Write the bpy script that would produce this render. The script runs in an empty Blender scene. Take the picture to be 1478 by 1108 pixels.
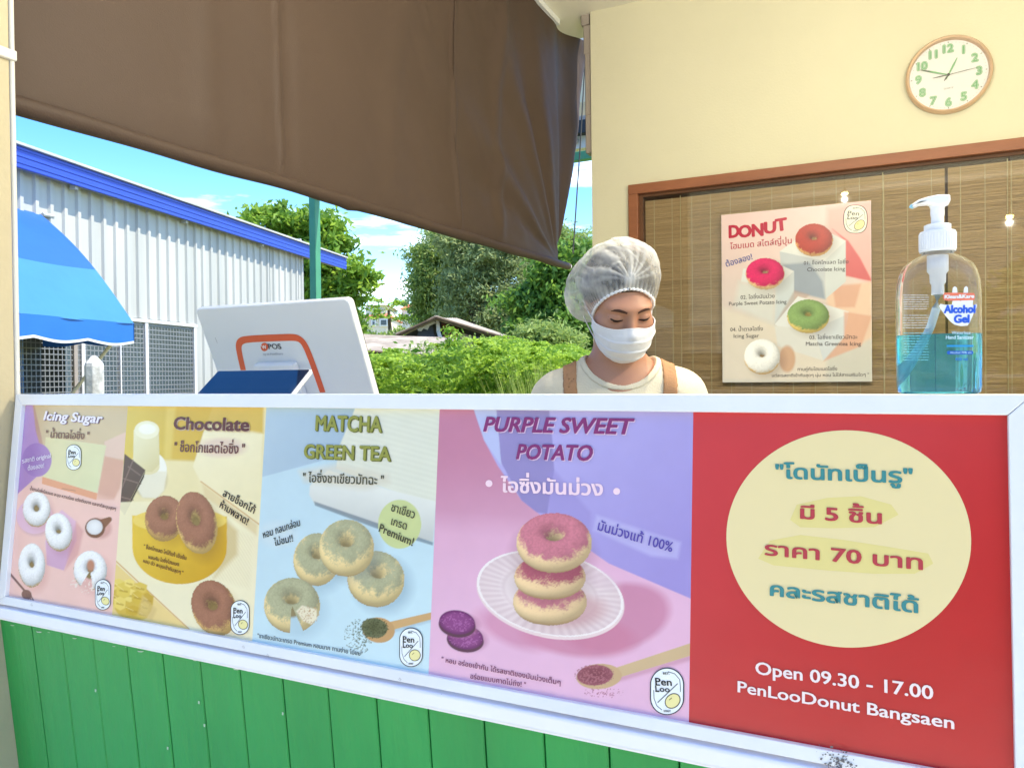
import bpy, bmesh, math, random
import numpy as np
from mathutils import Vector, Matrix

random.seed(7)
rng = np.random.default_rng(11)
SC = bpy.context.scene
COL = SC.collection

# ------------------------------------------------------------------ camera
EYE = 1.30                      # eye height of the photographer above the ground
FOC, PITCH, ROLL, YAW = 1100.0, -0.0101, -0.0107, -0.4462   # surveyed from the banner and the back wall
PW, PH = 1478.0, 1108.0
cy_, sy_ = math.cos(YAW), math.sin(YAW)
_fw = np.array([sy_, cy_, 0.0]); _rt = np.array([cy_, -sy_, 0.0]); _up = np.array([0, 0, 1.0])
FW = _fw * math.cos(PITCH) + _up * math.sin(PITCH)
UP0 = _up * math.cos(PITCH) - _fw * math.sin(PITCH)
RT = _rt * math.cos(ROLL) + UP0 * math.sin(ROLL)
UP = UP0 * math.cos(ROLL) - _rt * math.sin(ROLL)
CAM = np.array([0, 0, EYE])
cd = bpy.data.cameras.new('camera'); cam = bpy.data.objects.new('camera', cd); COL.objects.link(cam)
cd.sensor_width = 36.0; cd.lens = FOC / PW * 36.0; cd.clip_start = 0.05; cd.clip_end = 2000
cam.matrix_world = Matrix(((RT[0], UP[0], -FW[0], 0), (RT[1], UP[1], -FW[1], 0), (RT[2], UP[2], -FW[2], EYE), (0, 0, 0, 1)))
SC.camera = cam

# ------------------------------------------------------------------ sky, sun, exposure
SUN_AZ = np.array([0.88, 0.26]); SUN_AZ = SUN_AZ / np.linalg.norm(SUN_AZ)
SUN_EL = math.radians(64)
SKY_STRENGTH, SUN_STRENGTH, EXPOSURE = 0.092, 1.65, 2.38
world = bpy.data.worlds.new('World'); SC.world = world; world.use_nodes = True
wn, wl = world.node_tree.nodes, world.node_tree.links
wn.clear()
wo = wn.new('ShaderNodeOutputWorld'); wb = wn.new('ShaderNodeBackground'); wb.inputs[1].default_value = SKY_STRENGTH
sky = wn.new('ShaderNodeTexSky'); sky.sky_type = 'NISHITA'; sky.sun_disc = False
sky.sun_elevation = SUN_EL; sky.sun_rotation = math.atan2(SUN_AZ[0], SUN_AZ[1]); sky.air_density = 1.0; sky.dust_density = 0.4; sky.ozone_density = 2.0
wt = wn.new('ShaderNodeTexCoord'); wm = wn.new('ShaderNodeMapping'); wm.inputs['Scale'].default_value = (1.6, 1.6, 9.0)
wnoi = wn.new('ShaderNodeTexNoise'); wnoi.inputs['Scale'].default_value = 2.2; wnoi.inputs['Detail'].default_value = 7; wnoi.inputs['Roughness'].default_value = 0.58
wr = wn.new('ShaderNodeValToRGB'); wr.color_ramp.elements[0].position = 0.54; wr.color_ramp.elements[1].position = 0.80
wr.color_ramp.elements[0].color = (0, 0, 0, 1); wr.color_ramp.elements[1].color = (0.85, 0.85, 0.85, 1)
wx = wn.new('ShaderNodeMix'); wx.data_type = 'RGBA'; wx.inputs['B'].default_value = (10.5, 11.2, 12.2, 1)
wl.new(wt.outputs['Generated'], wm.inputs[0]); wl.new(wm.outputs[0], wnoi.inputs['Vector']); wl.new(wnoi.outputs['Fac'], wr.inputs[0])
wl.new(wr.outputs[0], wx.inputs['Factor']); whs = wn.new('ShaderNodeHueSaturation'); whs.inputs['Saturation'].default_value = 1.45; whs.inputs['Hue'].default_value = .512; wl.new(sky.outputs[0], whs.inputs['Color']); wl.new(whs.outputs[0], wx.inputs['A']); wl.new(wx.outputs['Result'], wb.inputs[0]); wl.new(wb.outputs[0], wo.inputs[0])
sd = bpy.data.lights.new('sun', 'SUN'); sd.energy = SUN_STRENGTH; sd.angle = math.radians(0.5); sd.color = (1.0, 0.965, 0.90)
sun = bpy.data.objects.new('sun', sd); COL.objects.link(sun); sun.location = (20, 10, 30)
_s = Vector((SUN_AZ[0] * math.cos(SUN_EL), SUN_AZ[1] * math.cos(SUN_EL), math.sin(SUN_EL)))
sun.rotation_euler = (-_s).to_track_quat('-Z', 'Y').to_euler()
vs = SC.view_settings
vs.view_transform = 'Standard'; vs.look = 'None'; vs.exposure = EXPOSURE; vs.gamma = 1.0; vs.use_curve_mapping = False
vs.use_white_balance = True; vs.white_balance_temperature = 7600; vs.white_balance_tint = 5
SC.cycles.max_bounces = 10; SC.cycles.transparent_max_bounces = 24; SC.cycles.transmission_bounces = 10
SC.cycles.caustics_reflective = False; SC.cycles.use_denoising = True

# ------------------------------------------------------------------ survey helpers
def ray(px, py):
    return FW + RT * ((px - PW / 2) / FOC) + UP * ((PH / 2 - py) / FOC)
def on_y(px, py, Y):            # the point of the plane Y = const seen at a photo pixel
    r = ray(px, py); return CAM + r * (Y / r[1])
def on_x(px, py, X):
    r = ray(px, py); return CAM + r * (X / r[0])
def on_z(px, py, Z):
    r = ray(px, py); return CAM + r * ((Z - EYE) / r[2])
def at_depth(px, py, d):
    return CAM + ray(px, py) * d

class Plane:                    # a real plane in the place with its own u (right) and v (down) metres
    def __init__(s, o, u, v):
        s.o = np.array(o, float); s.u = np.array(u, float) / np.linalg.norm(u); v = np.array(v, float)
        v = v - s.u * (v @ s.u); s.v = v / np.linalg.norm(v); s.n = np.cross(s.v, s.u); 
    def uv(s, px, py):
        r = ray(px, py); t = ((s.o - CAM) @ s.n) / (r @ s.n); p = CAM + r * t - s.o
        return np.array([p @ s.u, p @ s.v])
    def P(s, u, v, w=0.0):
        return s.o + s.u * u + s.v * v + s.n * w
    def photo(s, U, V):         # photo coordinates of plane points (arrays)
        p = s.o[:, None] + s.u[:, None] * U.ravel() + s.v[:, None] * V.ravel() - CAM[:, None]
        z = FW @ p
        return (PW / 2 + FOC * (RT @ p) / z).reshape(U.shape), (PH / 2 - FOC * (UP @ p) / z).reshape(U.shape)

# ------------------------------------------------------------------ colours and materials
def lin(c):
    c = np.asarray(c, float) / 255.0
    return np.where(c <= 0.04045, c / 12.92, ((c + 0.055) / 1.055) ** 2.4)
def hexc(r, g, b): return tuple(lin((r, g, b))) + (1.0,)

def mat(name, col, rough=0.6, var=0.0, vscale=6.0, bump=0.0, bscale=60.0, metal=0.0, spec=0.5, trans=0.0, ior=1.45, col2=None, stretch=None, sheen=0.0, coat=0.0):
    m = bpy.data.materials.new(name); m.use_nodes = True
    n, l = m.node_tree.nodes, m.node_tree.links
    b = n['Principled BSDF']
    if len(col) == 3: col = tuple(col) + (1.0,)
    b.inputs['Base Color'].default_value = col
    b.inputs['Roughness'].default_value = rough; b.inputs['Metallic'].default_value = metal
    b.inputs['Specular IOR Level'].default_value = spec; b.inputs['Transmission Weight'].default_value = trans; b.inputs['IOR'].default_value = ior
    b.inputs['Coat Weight'].default_value = coat; b.inputs['Sheen Weight'].default_value = sheen
    tc = n.new('ShaderNodeTexCoord'); mp = n.new('ShaderNodeMapping'); l.new(tc.outputs['Object'], mp.inputs[0])
    if stretch: mp.inputs['Scale'].default_value = stretch
    if var > 0 or col2:
        t = n.new('ShaderNodeTexNoise'); t.inputs['Scale'].default_value = vscale; t.inputs['Detail'].default_value = 6; t.inputs['Roughness'].default_value = 0.6
        l.new(mp.outputs[0], t.inputs['Vector'])
        r = n.new('ShaderNodeValToRGB'); r.color_ramp.elements[0].position = 0.3; r.color_ramp.elements[1].position = 0.7
        if col2 is None:
            a = [max(0, x * (1 - var)) for x in col[:3]]; c = [min(1, x * (1 + var)) for x in col[:3]]
        else: a = col[:3]; c = col2[:3]
        r.color_ramp.elements[0].color = tuple(a) + (1,); r.color_ramp.elements[1].color = tuple(c) + (1,)
        l.new(t.outputs['Fac'], r.inputs[0]); l.new(r.outputs[0], b.inputs['Base Color'])
    if bump > 0:
        t2 = n.new('ShaderNodeTexNoise'); t2.inputs['Scale'].default_value = bscale; t2.inputs['Detail'].default_value = 4
        l.new(mp.outputs[0], t2.inputs['Vector'])
        bp = n.new('ShaderNodeBump'); bp.inputs['Strength'].default_value = bump; bp.inputs['Distance'].default_value = 0.01
        l.new(t2.outputs['Fac'], bp.inputs['Height']); l.new(bp.outputs[0], b.inputs['Normal'])
    return m

def print_mat(name, rough=0.3, spec=0.5, wave=0.05):
    m = mat(name, (0.8, 0.8, 0.8), rough, bump=wave, bscale=9.0, spec=spec)
    n, l = m.node_tree.nodes, m.node_tree.links
    a = n.new('ShaderNodeAttribute'); a.attribute_name = 'ink'; l.new(a.outputs['Color'], n['Principled BSDF'].inputs['Base Color'])
    return m

def leaf_mat(name, dark, light, trans=0.45, rough=0.5):
    m = bpy.data.materials.new(name); m.use_nodes = True
    n, l = m.node_tree.nodes, m.node_tree.links; b = n['Principled BSDF']
    a = n.new('ShaderNodeAttribute'); a.attribute_name = 'shade'
    r = n.new('ShaderNodeValToRGB'); r.color_ramp.elements[0].color = tuple(dark) + (1,); r.color_ramp.elements[1].color = tuple(light) + (1,)
    l.new(a.outputs['Fac'], r.inputs[0]); l.new(r.outputs[0], b.inputs['Base Color'])
    b.inputs['Roughness'].default_value = rough; b.inputs['Specular IOR Level'].default_value = 0.3
    t = n.new('ShaderNodeBsdfTranslucent'); hs = n.new('ShaderNodeHueSaturation'); hs.inputs['Value'].default_value = 1.3; hs.inputs['Hue'].default_value = 0.485
    l.new(r.outputs[0], hs.inputs['Color']); l.new(hs.outputs[0], t.inputs[0])
    mx = n.new('ShaderNodeMixShader'); mx.inputs[0].default_value = trans
    l.new(b.outputs[0], mx.inputs[1]); l.new(t.outputs[0], mx.inputs[2]); l.new(mx.outputs[0], n['Material Output'].inputs[0])
    return m

# ------------------------------------------------------------------ object helpers
def mesh_np(name, V, F, m=None, parent=None, smooth=False, attr=None, attrname='ink'):
    """V (n,3) floats, F (k,4) or (k,3) ints or a list of index lists"""
    me = bpy.data.meshes.new(name); V = np.asarray(V, np.float32)
    if isinstance(F, np.ndarray):
        k, w = F.shape
        me.vertices.add(len(V)); me.vertices.foreach_set('co', V.ravel())
        me.loops.add(k * w); me.loops.foreach_set('vertex_index', F.astype(np.int32).ravel())
        me.polygons.add(k); me.polygons.foreach_set('loop_start', np.arange(0, k * w, w, dtype=np.int32))
        me.update(calc_edges=True)
    else:
        me.from_pydata(V.tolist(), [], F); me.update()
    if attr is not None:
        if attr.ndim == 2:
            at = me.color_attributes.new(attrname, 'FLOAT_COLOR', 'POINT')
            c = np.ones((len(V), 4), np.float32); c[:, :3] = attr; at.data.foreach_set('color', c.ravel())
        else:
            at = me.attributes.new(attrname, 'FLOAT', 'POINT'); at.data.foreach_set('value', attr.astype(np.float32))
    if smooth: me.polygons.foreach_set('use_smooth', np.ones(len(me.polygons), bool))
    me.validate()
    o = bpy.data.objects.new(name, me); COL.objects.link(o)
    if m: me.materials.append(m)
    if parent is not None: o.parent = parent
    return o

class MB:                       # collects plain shapes into one mesh
    def __init__(s): s.v = []; s.f = []
    def add(s, V, F):
        b = len(s.v); s.v += [tuple(map(float, p)) for p in V]; s.f += [[b + i for i in q] for q in F]; return s
    def box(s, x0, x1, y0, y1, z0, z1):
        V = [(x, y, z) for z in (z0, z1) for y in (y0, y1) for x in (x0, x1)]
        return s.add(V, [(0, 2, 3, 1), (4, 5, 7, 6), (0, 1, 5, 4), (2, 6, 7, 3), (0, 4, 6, 2), (1, 3, 7, 5)])
    def frame_box(s, o, a, b, c):       # box from corner o along vectors a, b, c
        o, a, b, c = map(lambda q: np.array(q, float), (o, a, b, c))
        V = [o + a * i + b * j + c * k for k in (0, 1) for j in (0, 1) for i in (0, 1)]
        return s.add(V, [(0, 2, 3, 1), (4, 5, 7, 6), (0, 1, 5, 4), (2, 6, 7, 3), (0, 4, 6, 2), (1, 3, 7, 5)])
    def tube(s, pts, r, n=10, cap=True):
        pts = [np.array(p, float) for p in pts]; R = r if hasattr(r, '__len__') else [r] * len(pts)
        rings = []
        for i, p in enumerate(pts):
            d = pts[min(i + 1, len(pts) - 1)] - pts[max(i - 1, 0)]; d = d / (np.linalg.norm(d) + 1e-9)
            a = np.cross(d, (0, 0, 1.0)); 
            if np.linalg.norm(a) < 0.1: a = np.cross(d, (1.0, 0, 0))
            a /= np.linalg.norm(a); b = np.cross(d, a)
            rings.append([p + (a * math.cos(t) + b * math.sin(t)) * R[i] for t in np.linspace(0, 2 * math.pi, n, endpoint=False)])
        V = [q for rg in rings for q in rg]; F = []
        for i in range(len(pts) - 1):
            for j in range(n):
                F.append((i * n + j, i * n + (j + 1) % n, (i + 1) * n + (j + 1) % n, (i + 1) * n + j))
        if cap: F.append(tuple(range(n))[::-1]); F.append(tuple((len(pts) - 1) * n + j for j in range(n)))
        return s.add(V, F)
    def lathe(s, prof, n=32, c=(0, 0, 0), sx=1.0, sy=1.0):      # profile (r, z) around z
        V = []; F = []
        for r, z in prof:
            for t in np.linspace(0, 2 * math.pi, n, endpoint=False): V.append((c[0] + r * sx * math.cos(t), c[1] + r * sy * math.sin(t), c[2] + z))
        for i in range(len(prof) - 1):
            for j in range(n): F.append((i * n + j, i * n + (j + 1) % n, (i + 1) * n + (j + 1) % n, (i + 1) * n + j))
        F.append(tuple(range(n))[::-1]); F.append(tuple((len(prof) - 1) * n + j for j in range(n)))
        return s.add(V, F)
    def prism(s, poly, h):      # poly: list of 3D points (planar), h: extrusion vector
        n = len(poly); P = [np.array(p, float) for p in poly]; h = np.array(h, float)
        V = P + [p + h for p in P]
        F = [tuple(range(n))[::-1], tuple(range(n, 2 * n))] + [(i, (i + 1) % n, n + (i + 1) % n, n + i) for i in range(n)]
        return s.add(V, F)
    def build(s, name, m=None, parent=None, smooth=False, bevel=0.0, segs=2):
        me = bpy.data.meshes.new(name); me.from_pydata(s.v, [], s.f)
        bm = bmesh.new(); bm.from_mesh(me)
        bmesh.ops.recalc_face_normals(bm, faces=bm.faces)
        if bevel > 0:
            es = [e for e in bm.edges if e.is_manifold and e.calc_face_angle(0) > 0.6]
            bmesh.ops.bevel(bm, geom=es, offset=bevel, segments=segs, affect='EDGES', profile=0.5)
        bm.to_mesh(me); bm.free()
        if smooth:
            me.polygons.foreach_set('use_smooth', np.ones(len(me.polygons), bool))
            for e in me.edges: pass
        me.update()
        o = bpy.data.objects.new(name, me); COL.objects.link(o)
        if m: me.materials.append(m)
        if parent is not None: o.parent = parent
        if smooth and bevel == 0: me.set_sharp_from_angle(angle=math.radians(38))
        return o

def tag(o, label=None, cat=None, group=None, kind=None):
    if label: o['label'] = label
    if cat: o['category'] = cat
    if group: o['group'] = group
    if kind: o['kind'] = kind
    return o
def empty(name, label, cat, loc=(0, 0, 0), group=None):
    o = bpy.data.objects.new(name, None); COL.objects.link(o); o.location = loc; o.empty_display_size = 0.1
    return tag(o, label, cat, group)
def keep(o, root):              # parent without moving the world-space mesh
    o.parent = root; o.matrix_parent_inverse = Matrix.Translation(root.location).inverted(); return o
def structure(o, kind='structure'): o['kind'] = kind; return o

# ------------------------------------------------------------------ lettering
UPV = set('\u0e31\u0e34\u0e35\u0e36\u0e37\u0e47\u0e4d'); TONE = set('\u0e48\u0e49\u0e4a\u0e4b\u0e4c')
_tc = bpy.data.curves.new('type', 'FONT'); _to = bpy.data.objects.new('type', _tc); COL.objects.link(_to); _tc.resolution_u = 3
def _raw(s, shear=0.0):
    _tc.body = s; _tc.shear = shear; _to.update_tag(); dg = bpy.context.evaluated_depsgraph_get(); dg.update()
    me = _to.evaluated_get(dg).to_mesh()
    V = np.array([v.co[:2] for v in me.vertices]) if len(me.vertices) else np.zeros((0, 2)); F = [list(p.vertices) for p in me.polygons]
    _to.evaluated_get(dg).to_mesh_clear()
    return V, F
_BAR = _raw('|')[0][:, 0].max(); _adv = {}
def adv(s):
    if s not in _adv: _adv[s] = _raw(s + '|')[0][:, 0].max() - _BAR
    return _adv[s]
def glyphs(s, shear=0.0):
    s = s.replace('\u0e33', '\u0e4d\u0e32')
    base = ''; lift = []
    out = []
    for i, ch in enumerate(s):
        if ch in TONE and ((out and out[-1] in UPV) or (i + 1 < len(s) and s[i + 1] == '\u0e4d')):
            lift.append((''.join(out), ch)); continue
        out.append(ch)
    base = ''.join(out)
    V, F = _raw(base, shear)
    for pre, ch in lift:
        v, f = _raw(ch, 0); x = adv(pre)
        if len(v): 
            dy = 0.17
            v = v * np.array([1, 1]) + np.array([x + shear * 0.9, dy]); b = len(V); V = np.vstack([V, v]); F = F + [[b + i for i in q] for q in f]
    return V, F

class Print:                    # flat ink on a plane: everything in metres on that plane
    def __init__(s, plane): s.p = plane; s.V = []; s.F = []; s.C = []; s.n = 0; s.w = 0.0006
    def push(s, UVs, F, col, w):
        b = s.n; P = np.array([s.p.P(u, v, w) for u, v in UVs]); s.V.append(P); s.F += [[b + i for i in q] for q in F]
        s.C.append(np.tile(np.array(col[:3], float), (len(P), 1))); s.n += len(P)
    def poly(s, pts, col, w=None):      # photo points
        w = w or s.w; uv = [s.p.uv(*q) for q in pts]; s.push(uv, [list(range(len(uv)))], col, w)
    def ring(s, pts, width, col, w=None, closed=True):  # stroke along photo points, width in metres
        w = w or s.w; q = np.array([s.p.uv(*a) for a in pts]); n = len(q)
        V = []; F = []
        for i in range(n):
            a = q[(i - 1) % n] if closed or i > 0 else q[i]; b = q[(i + 1) % n] if closed or i < n - 1 else q[i]
            d = b - a; d = d / (np.linalg.norm(d) + 1e-12); m = np.array([-d[1], d[0]]) * width / 2; V += [q[i] + m, q[i] - m]
        for i in range(n if closed else n - 1):
            j = (i + 1) % n; F.append([2 * i, 2 * i + 1, 2 * j + 1, 2 * j])
        s.push(V, F, col, w)
    def text(s, txt, p0, p1, hpx, col, bold=0.0, shear=0.0, w=None, rise=0.0):
        """baseline from photo point p0 to p1; capital height in photo pixels"""
        w = w or s.w + 0.0004
        V, F = glyphs(txt, shear)
        if not len(V): return
        a = s.p.uv(*p0); b = s.p.uv(*p1); L = np.linalg.norm(b - a); d = (b - a) / L; e = np.array([d[1], -d[0]])
        if e[1] > 0: e = -e
        mx, my = (p0[0] + p1[0]) / 2, (p0[1] + p1[1]) / 2
        hm = np.linalg.norm(s.p.uv(mx, my - hpx) - s.p.uv(mx, my))
        x0, x1 = V[:, 0].min(), V[:, 0].max(); sx = L / (x1 - x0); sy = hm / 0.70
        offs = [(0, 0)]
        if bold: offs += [(bold, 0), (-bold, 0), (0, bold * .7), (0, -bold * .7), (bold * .7, bold * .6), (-bold * .7, bold * .6), (bold * .7, -bold * .6), (-bold * .7, -bold * .6)]
        for k, (ox, oy) in enumerate(offs):
            Q = [a + d * ((x - x0 + ox) * sx) + e * ((y + oy) * sy) for x, y in V]
            s.push(Q, F, col, w + k * 0.00003)
    def build(s, name, m, parent=None):
        V = np.vstack(s.V); o = mesh_np(name, V, s.F, m, None, attr=np.vstack(s.C)); 
        if parent is not None: keep(o, parent)
        return o

def ell(cx, cy, rx, ry, rot=0.0, n=48, a0=0, a1=360):
    t = np.radians(np.linspace(a0, a1, n, endpoint=(a1 - a0) % 360 != 0)); c, s_ = math.cos(math.radians(rot)), math.sin(math.radians(rot))
    return [(cx + rx * math.cos(q) * c - ry * math.sin(q) * s_, cy + rx * math.cos(q) * s_ + ry * math.sin(q) * c) for q in t]
def stadium(cx, cy, rx, ry, n=40):      # upright capsule outline
    k = ry - rx; P = []
    for q in np.linspace(0, 2 * math.pi, n, endpoint=False):
        x = rx * math.cos(q); y = rx * math.sin(q); P.append((cx + x, cy + y + (k if y > 0 else -k)))
    return P

# ------------------------------------------------------------------ ink pictures, painted point by point on a plane
def vnoise(x, y, seed=0):
    xi = np.floor(x).astype(int); yi = np.floor(y).astype(int); xf = x - xi; yf = y - yi
    def h(a, b):
        n = (a * 374761393 + b * 668265263 + seed * 982451653) & 0x7fffffff
        n = ((n ^ (n >> 13)) * 1274126177) & 0x7fffffff
        return ((n ^ (n >> 16)) & 0xffff) / 65535.0
    u = xf * xf * (3 - 2 * xf); v = yf * yf * (3 - 2 * yf)
    return (h(xi, yi) * (1 - u) + h(xi + 1, yi) * u) * (1 - v) + (h(xi, yi + 1) * (1 - u) + h(xi + 1, yi + 1) * u) * v
def fbm(x, y, seed=0, o=4):
    r = 0; a = 0.5; t = 0
    for i in range(o): r = r + a * vnoise(x, y, seed + i); t += a; a *= .5; x = x * 2.03 + 7; y = y * 2.03 + 3
    return r / t

class Art:
    def __init__(s, plane, u0, u1, v0, v1, nx, ny, zoom):
        s.p = plane; U, V = np.meshgrid(np.linspace(u0, u1, nx), np.linspace(v0, v1, ny)); s.U, s.V = U, V
        X, Y = plane.photo(U, V); k, ox, oy = zoom; s.k = k; s.ox = ox; s.oy = oy
        s.X = (X - ox) * k; s.Y = (Y - oy) * k; s.img = np.ones(U.shape + (3,)) * 0.8; s.aa = k * 0.8
    def _mix(s, a, c):
        c = lin(c) if not isinstance(c, np.ndarray) else c
        s.img = s.img * (1 - a[..., None]) + c * a[..., None]
    def bg(s, c): s.img[:] = lin(c)
    def grad(s, c0, c1, p0, p1):
        d = np.array(p1, float) - p0; t = ((s.X - p0[0]) * d[0] + (s.Y - p0[1]) * d[1]) / (d @ d); t = np.clip(t, 0, 1); t = t * t * (3 - 2 * t)
        s.img = lin(c0) * (1 - t[..., None]) + lin(c1) * t[..., None]
    def psdf(s, pts):
        pts = np.array(pts, float); d = np.full(s.X.shape, 1e9); ins = np.zeros(s.X.shape, bool); n = len(pts)
        for i in range(n):
            a = pts[i]; b = pts[(i + 1) % n]; e = b - a; wx = s.X - a[0]; wy = s.Y - a[1]
            t = np.clip((wx * e[0] + wy * e[1]) / (e @ e + 1e-9), 0, 1); d = np.minimum(d, np.hypot(wx - e[0] * t, wy - e[1] * t))
            if a[1] != b[1]:
                cond = ((a[1] <= s.Y) & (s.Y < b[1])) | ((b[1] <= s.Y) & (s.Y < a[1])); xx = a[0] + (s.Y - a[1]) / (b[1] - a[1]) * e[0]; ins ^= cond & (s.X < xx)
        return np.where(ins, -d, d)
    def poly(s, pts, c, soft=None, al=1.0, c1=None, g=None):
        soft = soft or s.aa; a = np.clip(0.5 - s.psdf(pts) / soft, 0, 1) * al
        if c1 is not None:
            d = np.array(g[1], float) - g[0]; t = np.clip(((s.X - g[0][0]) * d[0] + (s.Y - g[0][1]) * d[1]) / (d @ d), 0, 1)[..., None]
            c = lin(c) * (1 - t) + lin(c1) * t
        s._mix(a, c)
    def oval(s, cx, cy, rx, ry, c, rot=0, soft=None, al=1.0, c1=None):
        soft = soft or s.aa; r = math.radians(rot); dx = s.X - cx; dy = s.Y - cy
        x = (dx * math.cos(r) + dy * math.sin(r)) / rx; y = (-dx * math.sin(r) + dy * math.cos(r)) / ry
        q = np.hypot(x, y); a = np.clip(0.5 - (q - 1) * min(rx, ry) / soft, 0, 1) * al
        if c1 is not None: t = np.clip(q, 0, 1)[..., None] ** 2; c = lin(c) * (1 - t) + lin(c1) * t
        s._mix(a, c); return x, y, q
    def seg(s, a, b, w, c, al=1.0, soft=None, w2=None):
        a = np.array(a, float); b = np.array(b, float); e = b - a; wx = s.X - a[0]; wy = s.Y - a[1]
        t = np.clip((wx * e[0] + wy * e[1]) / (e @ e), 0, 1); d = np.hypot(wx - e[0] * t, wy - e[1] * t)
        W = w / 2 if w2 is None else (w * (1 - t) + w2 * t) / 2
        s._mix(np.clip(0.5 - (d - W) / (soft or s.aa), 0, 1) * al, c)
    def donut(s, cx, cy, rx, ry, top, dough=(222, 180, 120), rot=0, tilt=32, lay=0.0, seed=1, cover=0.0, light=(-.35, -.6, .72), shadow=(110, 90, 90), R=.585, r=.415, bite=None, fill=True, sh=0.35, shoff=(.25, .22)):
        if sh > 0: s.oval(cx + rx * shoff[0], cy + ry * shoff[1], rx * 1.02, ry * 1.0, shadow, rot, soft=rx * .45, al=sh)
        if fill: s.oval(cx, cy + ry * .10, rx * .34, ry * .34, tuple(int(v * .62) for v in dough), rot, soft=rx * .1)
        c0 = math.radians(rot); dx = s.X - cx; dy = s.Y - cy
        th = math.radians(tilt); vy = R * math.cos(th) + r
        qx = (dx * math.cos(c0) + dy * math.sin(c0)) / rx; qy = (-dx * math.sin(c0) + dy * math.cos(c0)) / ry * vy
        m = (np.abs(qx) < 1.08) & (np.abs(qy) < vy * 1.08); 
        if not m.any(): return
        x = qx[m]; y = qy[m]; z = np.full(x.shape, 1.3)
        ax = np.array([math.sin(math.radians(lay)) * math.sin(th) * 1.0, -math.cos(math.radians(lay)) * math.sin(th), math.cos(th)])  # ring axis (towards the viewer and up)
        ax = np.array([math.sin(math.radians(lay)) * math.sin(th), -math.cos(math.radians(lay)) * math.sin(th), math.cos(th)])
        def sdf(x, y, z):
            h = x * ax[0] + y * ax[1] + z * ax[2]; rr = np.sqrt(np.maximum(x * x + y * y + z * z - h * h, 0))
            return np.hypot(rr - R, h * 1.0) - r, h, rr
        hit = np.zeros(x.shape, bool)
        mn = np.full(x.shape, 9.0)
        for _ in range(34):
            d, h, rr = sdf(x, y, z); z = z - d * 0.95 * (~hit); hit |= d < 0.004; mn = np.minimum(mn, d)
        d, h, rr = sdf(x, y, z); hit = d < 0.02
        e = 1e-3
        nx = (sdf(x + e, y, z)[0] - d) / e; ny = (sdf(x, y + e, z)[0] - d) / e; nz = (sdf(x, y, z + e)[0] - d) / e
        nn = np.sqrt(nx * nx + ny * ny + nz * nz) + 1e-9; nx, ny, nz = nx / nn, ny / nn, nz / nn
        L = np.array(light); L = L / np.linalg.norm(L)
        fine = fbm(x * 26 + seed, y * 26, seed, 3); lump = fbm(x * 5 + seed * 3, y * 5, seed + 5, 3)
        nx = nx + (fine - .5) * .35; ny = ny + (lump - .5) * .25
        lam = np.clip(nx * L[0] + ny * L[1] + nz * L[2], 0, 1)
        ao = np.clip((rr - (R - r)) / .30, 0, 1) ** .6 * .5 + .5; ao = np.where(h > .28, np.maximum(ao, .85), ao)
        bot = np.clip((h + .42) / .5, 0, 1) * .25 + .75
        sh_ = (0.62 + 0.62 * lam) * ao * bot
        ic = np.clip((h + .06 - cover + (lump - .5) * .26 + (fine - .5) * .22) / .17, 0, 1)[:, None]
        tl = lin(top) * (0.80 + 0.42 * fine[:, None]); dg = lin(dough) * (1.0 + .10 * (lump[:, None] - .5)); 
        brown = np.clip(1 - np.abs(h + .30) / .16, 0, 1)[:, None] * .45; dg = dg * (1 - brown) + lin((190, 128, 66)) * brown
        c = (tl * ic + dg * (1 - ic)) * sh_[:, None]
        al = np.clip(hit.astype(float), 0, 1)
        al = np.where(hit, 1, np.clip(1 - mn / .03, 0, 1) * 0)
        if bite is not None:
            ang = np.degrees(np.arctan2(y, x)); a0, a1 = bite; w_ = (ang > a0) & (ang < a1); al = np.where(w_, 0, al)
        A = s.img[m]; s.img[m] = A * (1 - al[:, None]) + c * al[:, None]
    def speck(s, cx, cy, rx, ry, c, thr=.62, sc=.25, seed=3, al=.8):
        q = np.hypot((s.X - cx) / rx, (s.Y - cy) / ry); n = fbm(s.X * sc, s.Y * sc, seed, 3)
        s._mix(np.clip((n - thr - q * .12) / .05, 0, 1) * (q < 1.2) * al, c)
    def mottle(s, amt=.05, sc=.02, seed=9):
        s.img *= (1 + (fbm(s.X * sc, s.Y * sc, seed, 3) - .5)[..., None] * amt * 2)
    def build(s, name, m, parent=None, w=0.0):
        ny, nx = s.U.shape; P = s.p.o + s.U[..., None] * s.p.u + s.V[..., None] * s.p.v + s.p.n * w
        i = np.arange(nx * ny).reshape(ny, nx); F = np.stack([i[:-1, :-1], i[:-1, 1:], i[1:, 1:], i[1:, :-1]], -1).reshape(-1, 4)[:, ::-1].copy()
        o = mesh_np(name, P.reshape(-1, 3), F, m, None, attr=np.clip(s.img, 0.003, .93).reshape(-1, 3))
        if parent is not None: keep(o, parent)
        return o

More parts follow.
